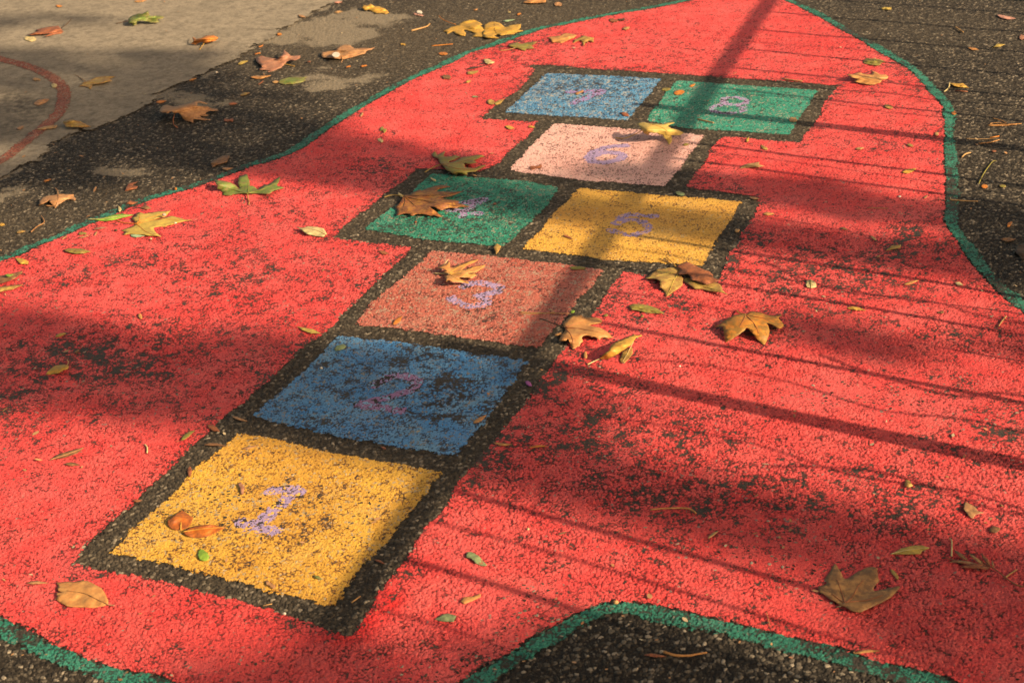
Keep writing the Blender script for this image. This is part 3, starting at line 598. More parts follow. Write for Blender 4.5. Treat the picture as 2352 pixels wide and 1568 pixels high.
leaf('h', [(300,545),(480,490),(560,470),(600,400),(660,400),(670,540),(760,520),(860,470),(1000,430),(1100,380),(1280,345),(1360,345),(1250,420),(1160,460),(1060,500),(1000,560),(940,600),(1100,570),(1250,500),(1400,500),(1520,470),(1480,540),(1380,600),(1280,660),(1120,670),(1080,690),(1250,680),(1310,740),(1230,770),(1200,810),(1100,780),(980,780),(900,770),(880,800),(960,850),(1100,890),(1130,930),(1000,910),(850,890),(720,885),(660,850),(600,840),(590,890),(565,870),(560,780),(520,740),(640,710),(560,660),(470,640),(600,620),(480,560)],
 'orangetan', 'tan deeply cut curled leaf beside the purple number on the salmon square', stem=[(640,690),(480,685),(270,680)], stempal='cream', veinpal='gold', veins=[[(650,690),(900,640),(1500,490)],[(650,670),(850,550),(1300,360)],[(650,700),(1000,720),(1280,710)],[(650,700),(800,800),(1100,910)]], arch=.007, lifts=[(600,840,.014,.2),(400,520,.012,.2),(1000,560,.006,.2)], rag=.15)
leaf('i', [(655,325),(710,295),(850,305),(960,325),(1080,325),(1200,335),(1280,345),(1400,300),(1480,290),(1580,310),(1450,345),(1390,390),(1480,440),(1560,465),(1650,480),(1720,520),(1790,555),(1700,605),(1600,620),(1480,610),(1490,670),(1500,730),(1470,790),(1415,835),(1390,760),(1330,690),(1295,660),(1280,610),(1215,590),(1200,625),(1160,580),(1120,545),(1065,575),(1040,555),(960,550),(930,610),(870,580),(820,570),(790,500),(760,450),(710,400)],
 'paleyellow', 'raised pale yellow maple leaf with long stem casting shade on the pink square', stem=[(1000,350),(830,460),(640,570),(430,660),(280,690),(140,670)], stempal='gold', veinpal='gold', veins=[[(1000,350),(1250,420),(1450,560)],[(1000,350),(900,450)]], arch=.004, base=.005, lifts=[(700,330,.022,.35),(1050,480,.019,.35),(1200,360,.010,.3)], stemz=[.024,.020,.013,.007,.005], rag=.12)
leaf('j', [(440,570),(400,510),(380,440),(260,400),(220,345),(300,270),(370,370),(400,340),(550,265),(500,390),(600,400),(720,390),(850,350),(800,385),(930,380),(800,460),(740,490),(660,500),(620,545),(720,530),(850,470),(960,410),(1150,390),(1300,360),(1400,355),(1510,395),(1420,410),(1330,460),(1230,485),(1320,545),(1200,570),(1100,570),(1000,560),(1020,600),(1010,650),(1130,670),(1240,680),(1400,620),(1550,600),(1400,690),(1280,765),(1150,770),(1050,790),(1110,830),(1020,840),(960,820),(860,800),(820,850),(760,840),(680,770),(640,745),(590,740),(540,660),(480,610)],
 'olive', 'olive brown maple leaf above the corner of the green square 4', stem=[(440,590),(340,630),(180,700),(50,780)], stempal='olivegold', arch=.010, lifts=[(600,700,.008,.25)], rag=.12, veins=[[(440,580),(800,570),(1250,420)],[(450,590),(900,700),(1350,700)]], veinpal='rust')
leaf('k', [(590,575),(540,520),(480,520),(410,580),(395,540),(290,550),(230,510),(250,440),(320,370),(430,365),(520,390),(560,405),(700,370),(860,340),(1000,310),(1110,260),(1180,250),(1280,285),(1410,345),(1280,325),(1150,300),(1130,390),(1250,395),(1380,400),(1480,440),(1600,460),(1660,490),(1540,510),(1430,500),(1340,550),(1340,580),(1430,605),(1300,640),(1190,610),(1230,660),(1350,700),(1490,720),(1300,735),(1150,710),(1040,700),(1050,795),(960,760),(850,735),(790,690),(740,600),(690,550),(640,555)],
 'tan', 'curled light brown maple leaf on asphalt beside the concrete edge', stem=[(600,570),(560,700),(570,820),(660,910)], stempal='rust', veinpal='brown', veins=[[(600,570),(720,370)],[(600,570),(850,480),(1250,410)],[(650,545),(900,540)]], arch=.010, lifts=[(330,450,.020,.25),(600,540,.014,.3),(1150,290,.012,.2)], stemz=[.022,.012,.004], rag=.1)
leaf('l', [(180,570),(260,530),(400,470),(540,430),(650,350),(780,305),(930,295),(1050,350),(1150,410),(1090,450),(1180,500),(1200,600),(1200,715),(1050,705),(870,700),(970,625),(870,590),(750,540),(690,545),(740,620),(740,690),(620,670),(520,640),(470,620),(440,570),(350,610),(290,640),(270,580)], 'gold', 'left half of a touching pair of yellow brown leaves above the green outline', stem=[(500,415),(330,360),(180,290),(90,200)], stempal='orange', stemz=[.008,.012,.016], arch=.002, rag=.2)
leaf('l', [(1180,440),(1200,415),(1300,350),(1450,345),(1560,380),(1640,440),(1690,475),(1800,430),(1950,405),(2075,405),(2060,500),(2010,540),(2150,560),(2000,590),(1890,650),(1750,650),(1600,675),(1510,640),(1420,690),(1540,740),(1430,760),(1330,740),(1170,715),(1150,600)], 'gold', 'right half of a touching pair of yellow brown leaves above the green outline', veins=[[(1430,400),(1450,550),(1500,640)]], veinpal='brown', arch=.002, rag=.12)
leaf('l', [(1165,1245),(1260,1240),(1350,1275),(1440,1320),(1400,1350),(1280,1370),(1210,1340)], 'cream', 'small pale yellow petal shaped leaf on red paint near the upper left', arch=.008, rag=.05)
leaf('l', [(1630,330),(1720,300),(1940,295),(1850,318),(1740,343)], 'mint', 'small pale green sliver above the pair of yellow brown leaves', arch=.003, rag=.05)
leaf('l', [(1760,905),(1980,835),(2080,880),(2250,840),(2470,820),(2380,900),(2330,930),(2400,990),(2200,1000),(2180,1050),(2050,1010),(1940,970),(1800,950)], 'olive', 'olive brown lobed leaf just inside the red area at the top', stem=[(1940,975),(1750,1025),(1570,1045)], stempal='straw', arch=.007, rag=.12)
leaf('l', [(720,1490),(900,1440),(1040,1430),(1250,1390),(1150,1425),(1000,1460),(850,1490)], 'dark', 'dark narrow leaf sliver below the pale petal leaf', arch=.003)
leaf('l', [(770,1555),(900,1530),(1050,1520),(1020,1580),(900,1610),(790,1615)], 'olivegold', 'small olive torn leaf on red paint at the upper left', arch=.004)
bit('l', 80,1110,310,1120,38,'orange','short orange leaf blade just outside the green outline at top','oval')
stick('l', [(-80,930),(200,905),(430,885)], 'straight orange stalk on asphalt left of the pair of yellow leaves', 'orange', .0017)
bit('l', 930,60,1030,40,18,'orangetan','tiny orange fragment on asphalt above the pair of yellow leaves','frag')
bit('l', 1970,175,2080,150,22,'orange','tiny orange chip right of the pair of yellow leaves','frag')
bit('l', 1755,110,1825,115,14,'cream','tiny cream chip above the pale green sliver','frag')
leaf('m', [(55,265),(110,240),(180,260),(290,275),(320,240),(350,180),(400,220),(420,245),(470,240),(520,235),(520,265),(470,290),(420,285),(380,300),(350,340),(320,365),(250,395),(180,415),(190,390),(90,385),(130,350),(70,305)], 'pinkbrown', 'pinkish brown lobed leaf on asphalt by the concrete corner', stem=[(350,325),(420,340),(460,352)], stempal='gold', arch=.010, lifts=[(350,200,.014,.3),(500,250,.008,.2)], rag=.12)
leaf('m', [(730,210),(800,195),(870,190),(930,140),(980,127),(1030,130),(1075,165),(1120,165),(1180,158),(1240,165),(1295,150),(1260,178),(1205,190),(1190,220),(1140,230),(1100,245),(1040,262),(960,278),(880,268),(820,262),(750,260),(735,235)], 'tan', 'light tan leaf with a white fleck on the upper asphalt', stem=[(960,270),(945,310)], veins=[[(955,275),(968,140)],[(955,270),(1100,190)]], veinpal='orangetan', arch=.010, lifts=[(980,140,.012,.3)], rag=.12)
o_ = bit('m', 845,232,932,228,26,'white','soft white fleck resting on the light tan leaf','oval', name='white_fleck', cat='fleck', base=.021)
leaf('m', [(300,495),(380,468),(480,458),(540,465),(600,455),(560,480),(580,492),(540,515),(440,535),(330,535),(295,520)], 'green', 'green blade shaped leaf with brown tip on shaded asphalt', arch=.006)
bit('m', 228,510,302,510,14,'straw','pale tan tip piece at the end of the green blade leaf')
bit('m', 0,460,220,442,16,'orangetan','narrow orange brown blade left of the green blade leaf')
for x1,y1,x2,y2,w,p,s in ((85,150,138,128,9,'orange','at the concrete corner'),(45,226,112,212,9,'orange','just above the pinkish brown leaf'),(592,300,628,302,10,'rust','between the pinkish brown and light tan leaves'),(990,360,1042,348,9,'orange','below the light tan leaf'),(1140,348,1212,340,9,'orange','right of and below the light tan leaf'),(280,20,328,18,16,'orange','at the edge of the concrete near the top'),(85,540,140,500,9,'rust','below the narrow orange brown blade')):
    bit('m', x1,y1,x2,y2,w,p,'small orange brown flake on asphalt '+s,'frag')
leaf('n', [(135,240),(200,230),(330,215),(360,185),(420,185),(480,195),(540,210),(500,250),(450,265),(400,290),(340,320),(200,305),(185,270)], 'orangetan', 'golden brown lobed leaf on the red paint near the top', arch=.009, rag=.15)
leaf('n', [(480,330),(510,270),(570,250),(620,218),(660,220),(700,235),(780,245),(770,270),(775,310),(720,290),(690,290),(690,320),(665,300),(640,365),(615,310),(590,275),(540,300)], 'olivegold', 'small star shaped olive yellow leaf beside the golden brown leaf', arch=.012, rag=.1)
leaf('n', [(1165,130),(1200,95),(1275,95),(1260,125),(1220,135)], 'straw', 'small tan scrap on red paint at the top middle', arch=.005)
bit('C', 935,170,1010,178,18,'rust','dark rust leaf scrap on red paint near the top edge','frag'); bit('C', 1010,170,1070,165,14,'dark','dark scrap right beside the rust scrap near the top edge','frag')
leaf('o', [(185,335),(280,335),(340,310),(390,310),(420,330),(500,335),(540,340),(555,310),(540,285),(610,310),(660,340),(730,340),(775,370),(750,400),(690,410),(650,460),(560,480),(480,475),(400,465),(290,435),(350,400),(270,380)], 'orangetan', 'pointed tan leaf on red paint at the upper right', veins=[[(760,380),(500,390),(220,340)]], veinpal='cream', arch=.009, lifts=[(220,340,.014,.25)], rag=.12)
leaf('o', [(420,150),(460,120),(580,120),(660,130),(740,165),(680,175),(650,215),(560,210),(520,205),(470,195),(430,185)], 'olive', 'dark olive leaf just above the pointed tan leaf', stem=[(575,150),(582,130),(590,112)], stempal='cream', arch=.005, rag=.12)
bit('o', 710,765,835,795,28,'olivegold','small olive oval leaf right of square 8','oval')
leaf('p', [(120,355),(130,290),(150,250),(220,220),(330,205),(400,190),(500,195),(610,195),(600,220),(630,255),(620,285),(560,265),(500,270),(440,310),(380,350),(345,388),(310,345),(270,305),(265,275),(200,320)], 'tan', 'brown tan three lobed leaf on asphalt near the left edge', stem=[(385,210),(380,150),(345,110)], veins=[[(388,200),(385,270),(350,370)]], veinpal='brown', arch=.013, lifts=[(260,290,.006,.2)], rag=.12)
bit('p', 210,350,330,358,10,'tan','thin tan sliver under the brown tan three lobed leaf')
leaf('p', [(1215,352),(1250,380),(1264,410),(1235,440),(1212,425)], 'cream', 'upright pale cream leaflet at the left green outline', arch=.006, rag=.05)
stick('p', [(15,715),(100,640),(190,590),(180,530),(150,490)], 'bent reddish twig on asphalt near the left edge', 'brown', .0018, name='twig', cat='twig')
bit('p', 875,160,915,92,16,'tan','small curled tan flake on asphalt left of the green leaf','frag')
bit('p', 668,738,785,738,22,'olive','crumbly olive moss scrap on red paint at left','frag')
bit('p', 655,792,838,744,9,'tan','thin tan sliver on red paint left of the yellow maple leaf')
bit('p', 885,765,930,700,14,'tan','small curled tan husk on red paint left of the yellow maple leaf')
bit('p', 430,815,510,762,12,'tan','small tan flake on the green outline at left','frag')
bit('p', 870,680,1060,650,14,'pinkbrown','faded pinkish sliver on red paint above the tan husk')
leaf('q', [(150,232),(200,235),(300,220),(400,225),(500,203),(590,215),(650,240),(700,270),(780,310),(820,370),(850,430),(875,490),(870,535),(800,560),(720,575),(640,585),(540,575),(400,575),(300,560),(220,520),(160,475),(150,440),(180,420),(150,400),(170,372),(245,370),(180,345),(170,310),(185,280)], 'orangetan', 'big oval tan leaf on red paint at the bottom left', stem=[(870,540),(910,546),(955,552)], stempal='pinkbrown', veins=[[(870,540),(700,460),(540,385),(300,350)]], veinpal='brown', arch=.005, rag=.08)
leaf('r', [(135,240),(200,190),(270,140),(340,100),(400,140),(490,205),(470,260),(430,330),(400,350),(320,370),(240,375),(170,345),(140,300)], 'rustorange', 'rounded rusty orange leaf on the yellow square 1, left of a pair', veins=[[(320,370),(330,150)]], veinpal='gold', arch=.002, lifts=[(180,210,.004,.3)], rag=.06)
leaf('r', [(340,395),(420,350),(520,315),(680,298),(800,305),(860,320),(940,330),(880,365),(800,410),(680,465),(600,480),(480,475),(390,445),(360,420)], 'rustorange', 'long pointed rusty orange leaf on the yellow square 1, right of a pair', veins=[[(340,400),(600,360),(920,335)]], veinpal='gold', arch=.002, lifts=[(680,298,.006,.25)], rag=.06)
leaf('r', [(590,632),(640,650),(690,690),(718,740),(690,790),(640,800),(580,780),(552,720),(560,670)], 'brightgreen', 'small bright green round leaf on the yellow square 1', arch=.004, rag=.04)
# fallen twig with dry leaflets at lower right
tw = tag(link(bpy.data.objects.new('dry_twig', None)), 'brown twig with shrivelled leaflets on red paint at the right edge', 'twig')
c_ = G('s', [(900,560)])[0]; tw.location = (c_[0], c_[1], 0); cz = np.array([c_[0],c_[1],0])
stalk('twig_stem', 's', [(1420,820),(1344,810),(1230,780),(1110,700),(930,560),(820,500),(600,360)], 'brown', .0010, .0007, [.004,.004,.005,.007,.006], tw, cz)
for a_ in ((880,548,460,540,34),(800,512,228,390,16),(882,520,748,340,26),(780,500,580,350,20),(570,440,376,296,26),(700,505,310,470,20),(930,545,905,440,16),(860,560,640,500,24),(760,520,420,440,18)):
    b_, _z, ct_ = blade('leaflet', 's', lens(*a_), random.choice(('brown','tan','straw','rust')), arch=.006, base=.005, rag=.1); b_.parent = tw; b_.location = ct_-cz
stick('s', [(345,390),(350,220),(342,165),(316,150)], 'short pale hooked stalk standing above the dry twig', 'cream', .0013)
stick('s', [(1080,690),(1160,630),(1245,575)], 'short pale straight stalk beside the stem of the dry twig', 'straw', .0013)
leaf('t', [(160,415),(250,385),(330,360),(280,345),(350,325),(480,300),(600,290),(640,340),(670,370),(640,395),(560,405),(480,425),(400,440),(480,390),(350,410),(230,420)], 'rust', 'rusty brown leaf with upright stem on the concrete at far left', stem=[(640,320),(720,260),(780,190)], stempal='dark', stemz=[.012,.02,.026], arch=.012, rag=.12)
bit('t', 118,462,297,470,34,'cream','pale cream oval leaf on the concrete under the rusty brown leaf','oval')
leaf('u', [(195,205),(190,150),(220,120),(300,90),(340,95),(400,60),(420,120),(520,115),(570,125),(560,145),(500,155),(525,180),(480,190),(430,185),(340,165),(285,175),(280,210),(240,220),(225,190)], 'green', 'green and orange curled leaf standing on the sunlit concrete', stem=[(190,170),(120,185),(60,198)], stempal='brown', arch=.010, lifts=[(400,80,.02,.25),(350,150,.012,.4)], rag=.12)
leaf('u', [(850,410),(880,385),(865,335),(910,360),(960,350),(1010,325),(1090,320),(1145,345),(1120,375),(1060,395),(1000,410),(960,390),(900,420)], 'orange', 'bright orange curled leaf on the sunlit concrete', stem=[(995,400),(960,450),(940,475)], stempal='gold', arch=.010, lifts=[(1050,335,.016,.35),(950,370,.010,.3)], rag=.1)
leaf('A', [(670,740),(710,700),(760,690),(820,660),(900,652),(990,655),(930,675),(960,690),(860,715),(790,725),(775,765),(740,745),(700,735)], 'olivegold', 'brown green pointed leaf on the shaded concrete', stem=[(730,695),(660,650),(635,645)], stempal='brown', arch=.012, rag=.1)
leaf('A', [(535,1040),(600,1022),(690,1040),(780,1085),(700,1090),(560,1085)], 'olivegold', 'dark gold curled leaf at the concrete edge', arch=.014, lifts=[(600,1030,.012,.3)], rag=.1)
leaf('A', [(310,1105),(380,1080),(490,1068),(480,1095),(340,1110)], 'straw', 'pale tan blade left of the dark gold curled leaf', arch=.004)
leaf('A', [(1800,1390),(1900,1330),(1965,1330),(1940,1385),(1860,1410),(1815,1430)], 'brown', 'dull brown leaf piece on shaded asphalt left of the green outline', arch=.004, rag=.1)
stick('A', [(880,740),(884,775),(905,805),(950,816),(1080,820),(1230,810),(1390,768)], 'long thin curved straw lying on the concrete', 'cream', .0015)
leaf('v', [(165,110),(180,70),(230,80),(280,50),(330,85),(400,90),(460,115),(520,150),(535,180),(490,195),(430,180),(350,185),(310,165),(260,135),(205,150)], 'gold', 'curled yellow brown leaf on asphalt at the top', arch=.004, lifts=[(250,80,.008,.4)], rag=.15)
bit('v', 915,160,995,180,26,'white','pale pinkish white petal on asphalt at the top','frag'); bit('v', 870,185,1020,220,14,'pink','pink petal under the pale pinkish white petal','frag')
stick('v', [(845,425),(980,390),(1060,365),(1100,330)], 'thick bent tan stalk on asphalt at the top', 'straw', .0028)
bit('v', 695,608,770,620,14,'gold','tiny yellow leaf chip on asphalt below the bent tan stalk','frag')
leaf('w', [(-60,190),(0,180),(150,155),(310,112),(310,135),(200,220),(130,250),(0,285),(-60,295)], 'brown', 'dry brown curled leaf at the left edge, upper of two', arch=.010, rag=.1)
bit('w', 68,172,188,165,18,'brightgreen','small green leaflet lying on the upper dry brown leaf', base=.013)
leaf('w', [(-60,345),(0,335),(150,315),(322,303),(180,365),(100,380),(0,402),(-60,415)], 'olivegold', 'dry olive brown blade at the left edge, lower of two', arch=.008, rag=.1)
leaf('F', [(395,485),(440,495),(500,480),(570,485),(630,500),(658,545),(630,570),(560,565),(480,545),(450,520)], 'cream', 'pale cream curled leaf on red paint left of the green square 4', veins=[[(650,555),(560,515),(410,488)]], veinpal='straw', arch=.007, lifts=[(420,490,.007,.3)], rag=.1)
leaf('F', [(395,1335),(450,1345),(540,1360),(605,1395),(520,1395),(450,1370)], 'yellow', 'small yellow green lance leaf left of the border between 2 and 3', arch=.005, rag=.05)
leaf('G', [(1100,1160),(1130,1143),(1220,1145),(1300,1165),(1350,1185),(1405,1225),(1330,1225),(1280,1225),(1200,1205),(1120,1190)], 'olive', 'yellow green oval leaf on a wet red patch right of square 3', veins=[[(1105,1165),(1250,1190),(1400,1222)]], veinpal='yellow', arch=.007, rag=.06)
leaf('H', [(485,980),(492,945),(525,933),(545,945),(572,960),(577,1000),(532,1010),(495,1000)], 'cream', 'small round pale two lobed leaf on red paint at the right', veins=[[(522,935),(528,975),(532,1008)]], veinpal='olive', arch=.005, rag=.03)
leaf('H', [(1165,690),(1220,645),(1300,637),(1297,665),(1220,680)], 'olivegold', 'olive yellow blade on red paint in the right shade edge', arch=.006)
leaf('I', [(390,335),(410,305),(470,260),(550,250),(590,265),(580,290),(540,300),(500,325),(430,335)], 'gold', 'golden tan leaf with thin stalk in the dark red shade at left', stem=[(572,255),(585,235),(575,210)], stempal='straw', arch=.007, lifts=[(575,275,.008,.3)], rag=.06)
leaf('I', [(425,1065),(490,1020),(600,985),(725,955),(660,1010),(550,1045)], 'brown', 'narrow brown blade on red paint at the left below the shade', veins=[[(425,1065),(580,1015),(720,960)]], veinpal='tan', arch=.006, rag=.08)
leaf('N', [(1845,490),(1855,445),(1900,445),(1960,480),(2000,530),(2030,560),(1980,565),(1930,540),(1890,500)], 'sage', 'speckled grey green blade right of the yellow square 1', arch=.004)
leaf('N', [(1800,870),(1830,830),(1900,825),(1970,800),(1975,825),(1900,865),(1830,890)], 'orangetan', 'small speckled orange leaf on red paint at the bottom middle', arch=.004)
leaf('N', [(1580,1020),(1650,975),(1700,970),(1765,990),(1750,1020),(1740,1042),(1620,1035)], 'sage', 'pointed grey green leaf scrap at the bottom middle', arch=.004, rag=.05)
leaf('P', [(1840,30),(1860,15),(1880,30),(1930,60),(1960,95),(2015,110),(1940,125),(1915,160),(1890,150),(1835,80)], 'tan', 'square torn tan leaf piece on red paint near the right edge', arch=.005)
leaf('P', [(1215,462),(1300,415),(1400,390),(1480,388),(1550,410),(1480,435),(1470,460),(1380,465)], 'yellow', 'yellow green lance leaf above the big dull brown maple leaf', veins=[[(1215,462),(1350,430),(1540,408)]], veinpal='cream', arch=.006, rag=.06)
leaf('P', [(2050,250),(2090,220),(2150,240),(2140,265),(2110,285),(2060,275)], 'brown', 'translucent brown flake below the square torn tan piece', arch=.005)
leaf('C', [(2050,1440),(2075,1415),(2120,1400),(2220,1385),(2215,1405),(2262,1420),(2200,1432),(2140,1432)], 'straw', 'split tan blade on red paint right of the pink square 6', arch=.007)
leaf('C', [(190,25),(260,-15),(400,-25),(390,20),(300,28)], 'orangetan', 'brown leaf cut off by the top edge of the picture', arch=.01)
leaf('D', [(1720,710),(1780,715),(1830,712),(1880,752),(1800,745),(1750,735)], 'gold', 'yellow blade on the right asphalt near the green outline', arch=.006)
stick('D', [(1715,710),(1712,735),(1700,760),(1668,785)], 'short curled pale stalk below the yellow blade on the right asphalt', 'cream', .0020)
leaf('D', [(2080,412),(2120,375),(2190,380),(2150,398),(2110,402)], 'yellow', 'curved yellow green blade on the upper right asphalt', arch=.008)
leaf('D', [(1125,78),(1150,62),(1220,65),(1215,85),(1170,85)], 'yellow', 'small yellow green scrap at the top right asphalt', arch=.004)
leaf('H', [(2270,690),(2300,640),(2360,620),(2420,680),(2400,750),(2330,760)], 'dark', 'dark brown leaf at the right edge in the shade', arch=.01)
leaf('E', [(1065,180),(1095,115),(1180,98),(1130,130),(1177,140),(1165,160),(1110,172)], 'rust', 'torn rust leaf piece on shaded asphalt left of the green leaf', arch=.005)
leaf('E', [(1075,287),(1110,255),(1130,268),(1182,272),(1130,297)], 'rust', 'rust scrap lying against the left green outline', arch=.005)
leaf('E', [(1195,320),(1250,300),(1295,325),(1260,338)], 'brown', 'brown scrap above the flat yellow maple leaf', arch=.004)
leaf('E', [(125,750),(190,755),(245,780),(240,805),(170,800)], 'gold', 'small yellow leaf inside the green outline at far left', arch=.005)
leaf('E', [(540,680),(600,668),(700,672),(780,695),(720,712),(640,715),(560,695)], 'olive', 'olive brown lance leaf on red paint below the green outline at left', veins=[[(545,682),(660,693),(775,696)]], veinpal='tan', arch=.005, rag=.06)
leaf('F', [(720,1530),(740,1500),(800,1485),(826,1508),(800,1530),(730,1547)], 'sage', 'folded grey green leaf at the top left corner of the blue square 2', arch=.007)
leaf('F', [(2080,660),(2110,625),(2150,650),(2125,700),(2105,720)], 'olivegold', 'curled dry leaf at the lower corner of the green square 4', arch=.012)
leaf('I', [(2035,1270),(2060,1253),(2090,1300),(2080,1360),(2055,1355),(2050,1310)], 'pinkbrown', 'pinkish rust flake beside the number on the yellow square 1', arch=.004)
leaf('L', [(1328,1290),(1340,1235),(1370,1238),(1405,1288),(1360,1302)], 'olivegold', 'small crumpled tan black leaf bit on red paint at the right', arch=.008)
leaf('K', [(215,395),(240,388),(262,402),(275,435),(250,435),(225,418)], 'purple', 'tiny magenta petal on the asphalt border right of the blue square 2', 'fallen_petal', 'petal', arch=.003)
